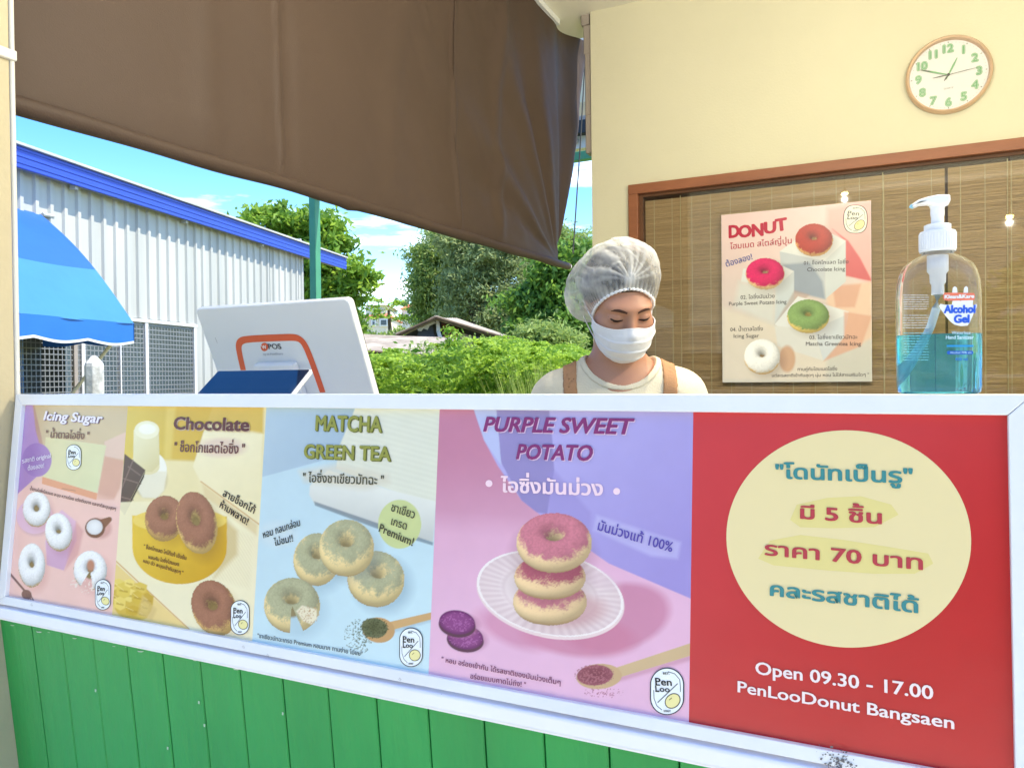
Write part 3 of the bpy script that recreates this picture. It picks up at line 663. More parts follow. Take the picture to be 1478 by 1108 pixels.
# ================================================================== serving counter
TILT = 0.103; ZT = EYE - 0.0494; BH = 0.3918
UB = [-1.6087, -1.2956, -0.9473, -0.6012, -0.2163, 0.1305]     # edges of the five prints along the counter
BP = Plane((UB[0], 1.0, ZT), (1, 0, 0), (0, -math.sin(TILT), -math.cos(TILT)))
def banner():
    root = empty('menu_banner', 'long five-picture doughnut menu banner in a white metal frame across the counter front', 'banner', (-.74, 1.0, ZT - .4))
    W = UB[-1] - UB[0]; rw = .0225
    m = MB(); m.frame_box(BP.P(-.008, -.012, -.012), BP.u * (W + .016), BP.v * (BH + .022), BP.n * .009); keep(m.build('backing_board', mat('backing', (.6, .6, .6), .6, var=.03)), root)
    # mitred rails, raised above the print
    wm = M['white_metal']; t0, t1 = -.010, .0085
    def rail(a, b, c, d):
        q = [BP.P(x, y, t0) for x, y in (a, b, c, d)]; mm = MB(); mm.prism(q, BP.n * (t1 - t0)); keep(mm.build('frame_rail', wm, bevel=.0012, segs=2), root)
    g = .0004; tb = .0165
    rail((-rw, -rw), (W + rw, -rw), (W - g, 0), (g, 0)); rail((g, BH), (W - g, BH), (W + rw, BH + tb), (-rw, BH + tb))
    rail((-rw, -rw + g), (0, g), (0, BH - g), (-rw, BH + tb - g)); rail((W, g), (W + rw, -rw + g), (W + rw, BH + tb - g), (W, BH - g))
    # scuffs on the lower rail (old glue)
    T = Print(BP); T.w = .0092
    vin = print_mat('vinyl_print', .26, spec=.5, wave=.10)
    Z1 = (2.916, 0, 560); Z2 = (2.639, 360, 570); Z3 = (2.308, 610, 570); Z4 = (2.059, 990, 570)
    e = .0
    U = [b - UB[0] for b in UB]
    logos = []
    # ---- print one: icing sugar
    A = Art(BP, U[0], U[1], 0, BH, 140, 270, Z1)
    A.grad((206, 184, 150), (240, 198, 186), (200, 180), (200, 560))
    A.poly([(445, 240), (545, 180), (545, 60), (300, 60), (440, 200)], (208, 186, 152), al=.8, soft=20)
    A.poly([(440, 225), (540, 180), (535, 300), (440, 290)], (226, 192, 176), al=.9, soft=8)
    A.poly([(440, 285), (525, 305), (505, 420), (480, 470), (405, 470)], (212, 158, 140), soft=10, al=.85)
    A.poly([(30, 440), (180, 370), (410, 460), (500, 480), (470, 960), (20, 880)], (240, 194, 184), soft=40, al=.8)
    A.poly([(108, 70), (138, 70), (152, 180), (188, 300), (185, 345), (74, 445), (60, 445)], (184, 150, 202), c1=(172, 132, 186), g=((120, 80), (120, 440)))
    A.poly([(138, 70), (144, 70), (176, 210), (190, 290), (182, 300), (150, 180)], (186, 136, 130), soft=5, al=.7)
    A.poly([(192, 205), (447, 240), (410, 442), (178, 372)], (218, 208, 164), c1=(214, 214, 172), g=((200, 200), (400, 430)))
    A.poly([(178, 372), (410, 442), (406, 470), (176, 402)], (226, 156, 124)); A.seg((262, 422), (318, 432), 3, (150, 110, 100), al=.7)
    A.oval(155, 302, 62, 71, (160, 122, 184))
    A.oval(152, 550, 78, 72, (196, 150, 170), soft=14, al=.5); A.oval(146, 540, 76, 72, (228, 186, 204))
    A.poly([(205, 560), (260, 512), (320, 560), (322, 640), (268, 766), (200, 745), (190, 650)], (226, 182, 204), soft=4)
    A.poly([(195, 640), (318, 640), (268, 766), (196, 742)], (210, 164, 192), soft=4)
    A.poly([(320, 560), (352, 600), (330, 700), (272, 768)], (214, 150, 150), soft=12, al=.7)
    wt_ = (226, 224, 222); dg = (224, 184, 122)
    A.donut(154, 510, 58, 74, wt_, dg, tilt=32, seed=3, cover=-.0, R=.60, r=.40, shadow=(190, 120, 120))
    A.donut(247, 606, 57, 80, wt_, dg, tilt=34, seed=5, cover=-.0, rot=-6, shadow=(180, 120, 140))
    A.donut(134, 745, 56, 92, wt_, dg, tilt=28, seed=7, cover=-.02, shadow=(200, 130, 126))
    A.donut(380, 766, 70, 82, wt_, dg, tilt=28, seed=9, cover=-.04, shadow=(200, 130, 126), bite=(80, 128))
    A.speck(350, 830, 46, 30, (240, 226, 214), thr=.5, sc=.12); A.oval(382, 745, 16, 24, (190, 130, 106), soft=8)
    A.oval(418, 590, 52, 44, (190, 128, 120), soft=14, al=.6); A.seg((400, 590), (460, 552), 62, (132, 84, 66), w2=22); A.oval(400, 588, 42, 42, (120, 74, 60)); A.oval(398, 584, 34, 32, (236, 234, 232), c1=(214, 210, 210))
    A.seg((38, 775), (104, 852), 9, (122, 84, 82)); A.oval(112, 868, 22, 20, (134, 92, 88), rot=40)
    for k in range(3): A.seg((112 + k * 8, 868), (124 + k * 9, 896), 5, (120, 80, 80))
    A.mottle(.03); A.build('icing_sugar_print', vin, root)
    Z = lambda x, y: (x / 2.916, 560 + y / 2.916)
    for dx, c in ((3, (126, 96, 120)), (0, (240, 232, 240))):
        T.w = .0005 + (.0005 if dx == 0 else 0); T.text('Icing Sugar', Z(186 + dx, 133 + dx), Z(432 + dx, 147 + dx), 13, lin(c), bold=.03, shear=.18)
    T.w = .0006
    T.text('" น้ำตาลไอซิ่ง "', Z(194, 208), Z(376, 216), 10.5, lin((134, 100, 90)), bold=.022)
    T.text('รสชาติ original', Z(96, 316), Z(216, 292), 6.5, lin((240, 228, 246)), bold=.012, w=.0012)
    T.text('ต้องลอง!', Z(120, 346), Z(188, 334), 6.5, lin((240, 228, 246)), bold=.012, w=.0012)
    T.text('น้ำตาลไอซิ่งโฮมเมด ละมุน หวานน้อย แต่งเติมมาก และชาติละมุนสุดๆ', Z(128, 428), Z(488, 514), 4.6, lin((110, 76, 80)), bold=.008)
    logos += [(*Z(435, 868), 33 / 2.916, 65 / 2.916, False), (*Z(312, 291), 32 / 2.916, 54 / 2.916, True)]
    # ---- print two: chocolate
    A = Art(BP, U[1], U[2], 0, BH, 175, 295, Z1)
    A.grad((232, 216, 168), (240, 226, 192), (600, 300), (900, 1000))
    A.poly([(530, 60), (900, 60), (860, 180), (820, 310), (560, 300), (500, 330)], (218, 190, 92), soft=10, c1=(206, 170, 70), g=((560, 80), (860, 80)))
    A.poly([(700, 60), (1110, 60), (1108, 190), (880, 150), (840, 200), (820, 305), (700, 290)], (214, 176, 74), soft=12, al=.9)
    A.poly([(700, 80), (740, 80), (720, 300), (690, 300)], (230, 206, 116), soft=16, al=.6)
    A.poly([(560, 300), (820, 308), (850, 470), (500, 470)], (232, 216, 166), soft=20)
    A.poly([(860, 175), (1104, 195), (1085, 565), (845, 395), (812, 330)], (240, 228, 190), c1=(234, 220, 176), g=((850, 200), (1000, 500)), soft=6)
    A.seg((845, 392), (1090, 572), 4, (198, 140, 84))
    A.poly([(850, 400), (1085, 575), (1080, 620), (860, 450)], (222, 198, 150), soft=14, al=.8)
    A.oval(630, 380, 76, 84, (206, 190, 150), soft=10, al=.8); A.oval(640, 345, 62, 76, (240, 236, 222)); A.poly([(575, 350), (702, 350), (690, 430), (660, 462), (600, 460), (576, 420)], (230, 222, 198), soft=8)
    A.oval(622, 330, 50, 34, (226, 212, 166)); A.poly([(563, 175), (668, 175), (672, 320), (640, 352), (600, 352), (560, 320)], (232, 226, 190), soft=3, c1=(214, 200, 150), g=((570, 180), (690, 300))); A.oval(618, 176, 52, 38, (238, 232, 200)); A.oval(620, 172, 36, 22, (246, 242, 226), soft=6)
    A.poly([(524, 275), (612, 344), (520, 528), (503, 508), (515, 380)], (84, 62, 64)); 
    for a, b in (((560, 303), (508, 432)), ((520, 380), (592, 402)), ((512, 458), (560, 470)), ((540, 330), (590, 366))): A.seg(a, b, 5, (124, 98, 96))
    A.poly([(612, 346), (606, 375), (524, 535), (520, 528)], (56, 40, 42))
    A.poly([(480, 725), (800, 1015), (1060, 1050), (1070, 620), (960, 540), (880, 470), (480, 480)], (240, 228, 190), soft=6, al=.85)
    m_ = A.psdf([(940, 560), (1080, 620), (1060, 860), (900, 810), (780, 860), (950, 700)]); st = .5 + .5 * np.sin((A.X * .9 - A.Y * .55) * .55)
    A._mix(np.clip(-m_ / 20, 0, 1) * st * .22, (196, 168, 120))
    A.poly([(480, 730), (790, 1010), (740, 1060), (470, 960)], (234, 204, 136), soft=4); A.seg((486, 725), (795, 1012), 4, (206, 146, 76))
    A.oval(560, 900, 84, 78, (214, 178, 78), rot=20, soft=6)
    for (x, y, w, h, c) in ((500, 830, 64, 60, (232, 206, 110)), (590, 840, 60, 50, (222, 190, 90)), (620, 890, 54, 60, (200, 162, 66)), (490, 880, 60, 70, (210, 176, 80)), (545, 870, 64, 60, (238, 212, 118)), (600, 950, 50, 46, (218, 184, 84)), (520, 850, 60, 70, (226, 196, 92)), (580, 880, 50, 60, (214, 178, 72)), (505, 905, 50, 60, (236, 208, 110)), (560, 935, 60, 44, (206, 168, 64)), (610, 920, 34, 46, (226, 194, 92)), (545, 820, 40, 36, (240, 214, 120))):
        A.poly([(x - w / 2, y - h / 3), (x, y - h / 2), (x + w / 2, y - h / 4), (x + w / 2.4, y + h / 3), (x, y + h / 2), (x - w / 2, y + h / 4)], c, soft=4); A.seg((x - w / 4, y), (x + w / 4, y + 6), 8, (180, 140, 50), al=.6); A.seg((x - w / 2, y - h / 3), (x, y), 2, (246, 226, 150), al=.8)
    A.poly([(600, 870), (660, 930), (640, 975), (580, 950)], (210, 180, 120), soft=12, al=.6)
    A.poly([(940, 540), (1000, 600), (1000, 700), (900, 800), (940, 700)], (206, 180, 126), soft=22, al=.8)
    A.poly([(556, 536), (955, 540)] + [(756 + 199 * math.cos(t), 668 + 156 * math.sin(t)) for t in np.linspace(0, math.pi, 28)], (228, 188, 66), c1=(206, 156, 40), g=((600, 600), (900, 800)))
    A.oval(756, 556, 198, 52, (238, 206, 104)); A.poly([(556, 536), (955, 540), (900, 560), (620, 560)], (236, 202, 98), soft=8)
    bt = (150, 100, 80)
    A.donut(692, 548, 82, 96, bt, (214, 168, 102), tilt=36, seed=12, cover=.12, shadow=(150, 110, 40), rot=8)
    A.donut(828, 566, 84, 132, bt, (226, 186, 116), tilt=32, seed=14, cover=.14, rot=-12, shadow=(150, 110, 40), sh=.5)
    A.donut(902, 925, 92, 120, bt, (222, 178, 110), tilt=36, seed=16, cover=.14, rot=-22, shadow=(200, 170, 130))
    A.oval(935, 250, 96, 40, (224, 196, 178), soft=20, al=.8)
    A.mottle(.03); A.build('chocolate_print', vin, root)
    T.w = .0005; T.text('Chocolate', Z(737, 176), Z(1051, 184), 18, lin((200, 176, 150)), bold=.035)
    T.w = .0010; T.text('Chocolate', Z(734, 172), Z(1048, 180), 18, lin((98, 50, 56)), bold=.035)
    T.w = .0006; T.text('" ช็อกโกแลตไอซิ่ง "', Z(735, 266), Z(1030, 276), 13.5, lin((116, 72, 72)), bold=.02)
    T.text('สายช็อกโก้', Z(938, 452), Z(1070, 528), 10.5, lin((60, 46, 50)), bold=.016); T.text('ห้ามพลาด!', Z(925, 500), Z(1040, 576), 10.5, lin((60, 46, 50)), bold=.016)
    br = lin((112, 70, 50))
    T.text('" ช็อกโกแลต โกโก้แท้ เข้มข้น', Z(606, 672), Z(785, 722), 5.6, br, bold=.012); T.text('ผสมกับ ไอซิ่งโฮมเมด', Z(626, 716), Z(754, 748), 5.2, br, bold=.012); T.text('หอม นัว ละมุนเข้ากันสุดๆ "', Z(604, 732), Z(772, 784), 5.2, br, bold=.012)
    logos.append((*Z(1012, 964), 40 / 2.916, 73 / 2.916, False))
    # ---- print three: matcha
    A = Art(BP, U[2], U[3], 0, BH, 225, 340, Z2)
    A.grad((188, 212, 220), (196, 222, 228), (100, 300), (300, 1000))
    A.poly([(60, 45), (405, 45), (370, 150), (330, 235), (46, 312)], (176, 196, 208), c1=(162, 184, 200), g=((80, 60), (350, 240)), soft=5)
    A.poly([(405, 45), (735, 45), (712, 420), (530, 360), (330, 280), (340, 200)], (222, 222, 204), soft=6)
    st = .5 + .5 * np.sin((A.Y * .95 + A.X * -.25) * .32); A._mix(np.clip(-A.psdf([(405, 45), (735, 45), (712, 420), (330, 280)]) / 12, 0, 1) * st * .12, (180, 180, 160))
    A.poly([(230, 345), (300, 285), (530, 360), (712, 405), (700, 558), (540, 520), (250, 415), (228, 380)], (230, 230, 220), c1=(196, 198, 192), g=((460, 330), (430, 500)), soft=5)
    A.poly([(246, 404), (480, 484), (700, 560), (698, 572), (480, 506), (250, 420)], (112, 126, 136), soft=5, al=.8)
    A.poly([(190, 290), (330, 262), (530, 300), (536, 335), (440, 362), (210, 330)], (214, 206, 186), soft=26, al=.7)
    A.oval(110, 530, 70, 50, (206, 218, 220), soft=26, al=.6)
    A.oval(572, 491, 82, 93, (200, 208, 146))
    mt = (160, 158, 126); dg = (232, 206, 148)
    A.donut(256, 626, 88, 100, mt, dg, tilt=46, seed=21, cover=.22, shadow=(120, 150, 170), rot=5, sh=.4)
    A.donut(482, 700, 108, 106, mt, dg, tilt=48, seed=25, cover=.24, shadow=(120, 150, 170), rot=14, sh=.5)
    A.donut(370, 582, 104, 108, mt, dg, tilt=48, seed=23, cover=.24, shadow=(120, 130, 130), sh=.35)
    A.donut(162, 800, 106, 104, mt, dg, tilt=48, seed=27, cover=.18, shadow=(120, 150, 170), bite=(62, 96), sh=.3)
    A.poly([(178, 822), (200, 800), (255, 815), (258, 850), (236, 872), (205, 860)], (232, 220, 190), soft=6); A.speck(225, 836, 36, 30, (190, 150, 110), thr=.5, sc=.3)
    A.seg((500, 905), (690, 850), 26, (150, 176, 190), al=.6, soft=10); A.seg((500, 888), (700, 838), 34, (206, 164, 112), w2=26); A.oval(492, 894, 62, 48, (196, 152, 102), rot=8); A.oval(476, 886, 50, 38, (84, 88, 56), rot=8, c1=(104, 108, 78)); A.speck(476, 886, 46, 34, (60, 66, 38), thr=.45)
    A.speck(415, 920, 46, 56, (84, 96, 70), thr=.50, sc=.22)
    A.mottle(.03, .02, 4); A.build('matcha_print', vin, root)
    Z = lambda x, y: (360 + x / 2.639, 570 + y / 2.639)
    for k, c in ((3, (92, 98, 48)), (0, (146, 148, 72))):
        T.w = .0005 + (.0005 if k == 0 else 0)
        T.text('MATCHA', Z(254 + k, 134 + k), Z(504 + k, 140 + k), 22, lin(c), bold=.035); T.text('GREEN TEA', Z(210 + k, 238 + k), Z(538 + k, 250 + k), 20, lin(c), bold=.035)
    T.w = .0006; dk = lin((84, 82, 64))
    T.text('" ไอซิ่งชาเขียวมัทฉะ "', Z(205, 330), Z(512, 342), 13, dk, bold=.014)
    T.text('ชาเขียว', Z(540, 440), Z(628, 470), 12, dk, bold=.014, w=.0012); T.text('เกรด', Z(540, 492), Z(598, 512), 11, dk, bold=.014, w=.0012); T.text('Premium!', Z(494, 518), Z(622, 574), 12, dk, bold=.02, w=.0012)
    T.text('หอม กลมกล่อม', Z(56, 544), Z(196, 496), 10, lin((60, 66, 66)), bold=.014); T.text('ไม่ขม!!', Z(98, 574), Z(168, 556), 10, lin((60, 66, 66)), bold=.014)
    T.text('"ชาเขียวมัทฉะเกรด Premium หอมมาก ทานง่าย ไม่ขม"', Z(32, 922), Z(432, 992), 6.2, lin((80, 92, 100)), bold=.008)
    logos.append((*Z(617, 959), 45 / 2.639, 75 / 2.639, False))
    # ---- print four: purple sweet potato
    A = Art(BP, U[3], U[4], 0, BH, 315, 390, Z3)
    A.grad((196, 128, 154), (226, 178, 204), (200, 120), (260, 760))
    A.poly([(20, 420), (330, 440), (910, 640), (910, 1100), (0, 1000)], (230, 180, 206), soft=80, al=.5)
    A.poly([(168, 40), (910, 40), (900, 680), (620, 560), (420, 420), (330, 350), (250, 235), (205, 150)], (180, 172, 222), c1=(158, 144, 206), g=((300, 80), (800, 620)), soft=4)
    A.poly([(240, 40), (420, 40), (432, 150), (438, 250), (415, 395), (380, 390), (330, 350), (262, 225), (245, 140)], (142, 130, 182), soft=5, al=.85)
    A.poly([(168, 40), (245, 40), (255, 150), (262, 235), (205, 150)], (184, 190, 226), soft=4)
    A.poly([(415, 260), (438, 250), (560, 390), (560, 480), (418, 410)], (150, 136, 196), soft=14, al=.5)
    A.oval(640, 740, 185, 110, (196, 118, 148), rot=-12, soft=22, al=.75); A.oval(520, 800, 190, 70, (200, 122, 150), rot=6, soft=22, al=.8); A.oval(300, 780, 120, 50, (206, 130, 160), rot=24, soft=30, al=.7)
    x, y, q = A.oval(426, 668, 250, 140, (232, 208, 206), rot=12); 
    x, y, q = A.oval(425, 660, 248, 138, (238, 222, 220), rot=12, c1=(226, 204, 204))
    ang = np.arctan2(y, x); fl = .5 + .5 * np.cos(ang * 44); A._mix(np.clip((q - .62) / .1, 0, 1) * (q < .985) * fl * .45, (202, 172, 176)); A._mix(np.clip((q - .60) / .05, 0, 1) * np.clip((.68 - q) / .05, 0, 1) * .5, (206, 178, 180))
    A._mix(((q > .965) & (q < 1.0)) * .8, (246, 236, 232)); A.oval(500, 720, 110, 50, (206, 160, 164), rot=-5, soft=26, al=.7); A.oval(580, 610, 70, 26, (216, 188, 196), rot=20, soft=20, al=.5)
    pw = (188, 112, 126); dg = (238, 204, 156)
    A.donut(424, 688, 122, 78, pw, dg, tilt=62, seed=31, cover=.26, shadow=(170, 110, 110), R=.58, r=.42, sh=.3)
    A.donut(424, 606, 118, 74, (172, 86, 104), dg, tilt=62, seed=33, cover=.22, shadow=(120, 60, 70), R=.58, r=.42, sh=.45, shoff=(.02, .3))
    A.donut(438, 492, 125, 99, pw, dg, tilt=50, seed=35, cover=.18, shadow=(120, 60, 70), R=.58, r=.42, sh=.4, shoff=(-.03, .36))
    for (cx, cy) in ((142, 806), (115, 756)):
        A.oval(cx + 10, cy + 10, 64, 40, (176, 110, 140), soft=14, al=.6); A.oval(cx, cy + 10, 62, 40, (88, 46, 72), rot=8); A.oval(cx, cy, 60, 40, (126, 52, 116), rot=8, c1=(104, 34, 96)); A.oval(cx, cy, 50, 32, (146, 66, 134), rot=8, soft=8, al=.6); A.speck(cx, cy, 48, 28, (172, 96, 158), thr=.5, sc=.2)
    A.seg((590, 960), (900, 868), 26, (196, 136, 156), al=.6, soft=12); A.seg((610, 936), (905, 842), 34, (206, 176, 136), w2=40); A.oval(588, 936, 76, 42, (200, 166, 126), rot=-4); A.oval(574, 932, 60, 34, (122, 54, 72), rot=-4, c1=(146, 76, 92)); A.speck(574, 932, 56, 30, (170, 100, 112), thr=.45); A.speck(600, 990, 60, 16, (170, 100, 120), thr=.55, sc=.3)
    A.poly([(580, 400), (860, 490), (850, 545), (760, 535), (570, 450)], (196, 190, 230), soft=14, al=.55)
    A.mottle(.03, .015, 5); A.build('purple_sweet_potato_print', vin, root)
    Z = lambda x, y: (610 + x / 2.308, 570 + y / 2.308)
    for k, c in ((3, (226, 196, 226)), (0, (134, 52, 112))):
        T.w = .0005 + (.0005 if k == 0 else 0)
        T.text('PURPLE SWEET', Z(205 + k, 120 + k), Z(704 + k, 130 + k), 21.5, lin(c), bold=.035, shear=.22); T.text('POTATO', Z(314 + k, 212 + k), Z(566 + k, 218 + k), 21.5, lin(c), bold=.035, shear=.22)
    T.w = .0006; T.text('ไอซิ่งมันม่วง', Z(262, 322), Z(600, 334), 20, lin((246, 214, 226)), bold=.03)
    T.poly(ell(*Z(222, 294), 5, 5, n=20), lin((246, 214, 226)), .0009); T.poly(ell(*Z(647, 320), 5, 5, n=20), lin((246, 214, 226)), .0009)
    T.text('มันม่วงแท้ 100%', Z(583, 448), Z(830, 522), 14, lin((92, 78, 170)), bold=.016)
    pk = lin((132, 72, 104)); T.text('" หอม อร่อยเข้ากัน ได้รสชาติของมันม่วงเต็มๆ', Z(64, 886), Z(460, 964), 7.2, pk, bold=.012); T.text('อร่อยแบบคาดไม่ถึง! "', Z(160, 942), Z(345, 972), 7.2, pk, bold=.012)
    logos.append((*Z(815, 985), 57 / 2.308, 79 / 2.308, False))
    # ---- print five: price and hours
    A = Art(BP, U[4], U[5], 0, BH, 230, 260, Z4)
    A.bg((196, 50, 54)); A.grad((204, 62, 70), (192, 40, 44), (100, 100), (700, 900))
    A.mottle(.03, .01, 6); A.build('red_price_print', vin, root)
    Z = lambda x, y: (990 + x / 2.059, 570 + y / 2.059)
    cx, cy = Z(484, 427)
    T.poly(ell(cx, cy, 364 / 2.059, 322 / 2.059, 5, n=120), lin((234, 216, 166)), .0004)
    B = lambda pts: T.poly([Z(*p) for p in pts], lin((228, 212, 142)), .0006)
    B([(310, 370), (330, 325), (420, 305), (520, 300), (610, 325), (632, 355), (560, 392), (430, 395), (340, 392)])
    B([(215, 485), (250, 432), (340, 415), (470, 430), (600, 450), (720, 470), (735, 500), (680, 530), (560, 530), (420, 520), (260, 505)])
    T.w = .0010; teal = lin((58, 138, 142)); rd = lin((186, 66, 78))
    T.text('"โดนัทเป็นรู"', Z(268, 246), Z(672, 262), 20, teal, bold=.03)
    T.text('มี 5 ชิ้น', Z(342, 366), Z(580, 382), 18.5, rd, bold=.03)
    T.text('ราคา 70 บาท', Z(236, 474), Z(702, 518), 19.5, rd, bold=.026)
    T.text('คละรสชาติได้', Z(252, 594), Z(690, 646), 19.5, teal, bold=.03)
    wh = lin((244, 226, 226)); T.text('Open 09.30 - 17.00', Z(208, 826), Z(734, 902), 18.5, wh, bold=.02); T.text('PenLooDonut Bangsaen', Z(155, 880), Z(796, 990), 17, wh, bold=.02)
    T.build('lettering', vin, root)
    for (x, y, rx, ry, sm) in logos:
        L = Print(BP); L.w = .0010; logo(L, x, y, rx, ry, small=sm); L.build('badge_logo', vin, root)
    # grime and glue residue on the lower rail
    G = Print(BP); G.w = .0088; r_ = np.random.default_rng(4)
    for _ in range(95):
        x = 1212 + r_.normal(0, 13); y = 1094 + (x - 1212) * .19 + r_.normal(0, 7)
        a = r_.random() * 6; s_ = r_.random() * 2.2 + .5; G.poly([(x + s_ * math.cos(a + t) * r_.uniform(.5, 1.3), y + s_ * math.sin(a + t) * r_.uniform(.4, 1)) for t in (0, 1.2, 2.4, 3.6, 4.9)], lin((110, 108, 112)), .0088 + .00002 * _)
    for (x, y) in ((355, 932), (390, 944), (580, 978), (640, 1001), (50, 872)):
        for k in range(3): G.ring([(x + k * 1.5, y + k), (x + 2 + k, y - 3 + k)], .0004, lin((120, 120, 126)), .0090 + k * .0001, False)
    G.build('glue_residue', print_mat('grime', .7, wave=0), root)['kind'] = 'stuff'
banner()

# shelf board behind the frame top, lower ledge, boards
zs = ZT + .0225
m = MB(); m.box(-1.631, 1.5, 1.002, 1.115, zs - .030, zs - .0015); r = m.build('counter_shelf', M['white_metal'], bevel=.002)
tag(r, 'narrow white shelf along the counter top behind the banner frame', 'shelf')
lb = BP.P(0, BH + .0165 + .003, .0); YL = lb[1]; ZL = lb[2]
root = empty('serving_counter', 'bright green painted vertical boards below the white ledge of the counter', 'counter', (-.7, YL, 0))
m = MB(); m.box(-1.645, 1.5, YL - .012, YL + .10, ZL - .0245, ZL - .002); keep(m.build('ledge', M['ledge'], bevel=.0035, segs=3), root)
m = MB(); m.box(-1.645, 1.5, YL - .004, YL + .10, ZL - .030, ZL - .0247); keep(m.build('ledge_lip', M['ledge']), root)
zb = ZL - .0302
GP = Plane((0, YL + .004, zb), (1, 0, 0), (0, .10, -1))
seam = [GP.uv(x, y)[0] for x, y in ((45, 905), (87, 912), (132, 918), (180, 927), (234, 935), (286, 944), (343, 954), (404, 966), (469, 978), (540, 991), (615, 1007), (695, 1020), (782, 1038), (876, 1056), (979, 1078))]
st = float(np.mean(np.diff(seam))); print('board pitch', st, np.round(np.diff(seam), 4))
u = seam[0] - st; xs_ = [seam[0] + st * k for k in range(-3, 28)]
xs_ = [-1.645] + [x for x in xs_ if x > -1.63]
for i in range(len(xs_) - 1):
    a, b = xs_[i] + .0011, xs_[i + 1] - .0011; jit = rng.normal(0, .0005)
    m = MB(); H = (zb - .0) / abs(GP.v[2]) - .002
    c = .0018; prof = [(a, -.012), (b, -.012), (b, -c), (b - c, 0), (a + c, 0), (a, -c)]
    m.prism([GP.P(x, .0015, w + jit) for x, w in prof], GP.v * H); keep(m.build('board', M['green_board']), root)
m = MB(); m.frame_box(GP.P(-1.645, .0, -.030), GP.u * 3.15, GP.v * (H - .01), GP.n * .0165); keep(m.build('board_backing', mat('board_groove', hexc(12, 92, 46), .7, var=.1)), root)
# flecks of white filler along the ledge and seams
F_ = Print(Plane(GP.P(0, 0, .0), GP.u, GP.v)); r_ = np.random.default_rng(8)
for _ in range(46):
    x = r_.uniform(0, 1100); y = 896 + x * .187 + abs(r_.normal(0, 2)) + 1; s_ = r_.random() * 2.2 + .6
    F_.poly([(x - s_ * 2, y), (x + s_ * 2.4, y + .6), (x + s_, y + s_), (x - s_, y + s_ * .8)], lin((178, 196, 178)), .0012 + .00003 * _)
for (x, y) in ((139, 995), (243, 1078), (296, 1045), (409, 1028), (288, 1012)):
    F_.poly([(x - 1, y - 2), (x + 1.5, y - 1), (x + 1, y + 3), (x - 1, y + 2)], lin((170, 200, 175)), .0018)
F_.build('paint_chips', print_mat('chips', .7, wave=0), root)['kind'] = 'stuff'

# ------------------------------------------------------------------ worktop inside
root = empty('work_counter', 'low white inner worktop behind the banner carrying the till', 'counter', (-1.2, 1.3, 0))
m = MB(); m.box(-1.64, -.80, 1.12, 1.62, EYE - .40, EYE - .37); keep(m.build('worktop', M['white_metal'], bevel=.003), root)
m = MB(); m.box(-1.62, -.82, 1.14, 1.60, .004, EYE - .402); keep(m.build('cabinet', M['white_metal']), root)

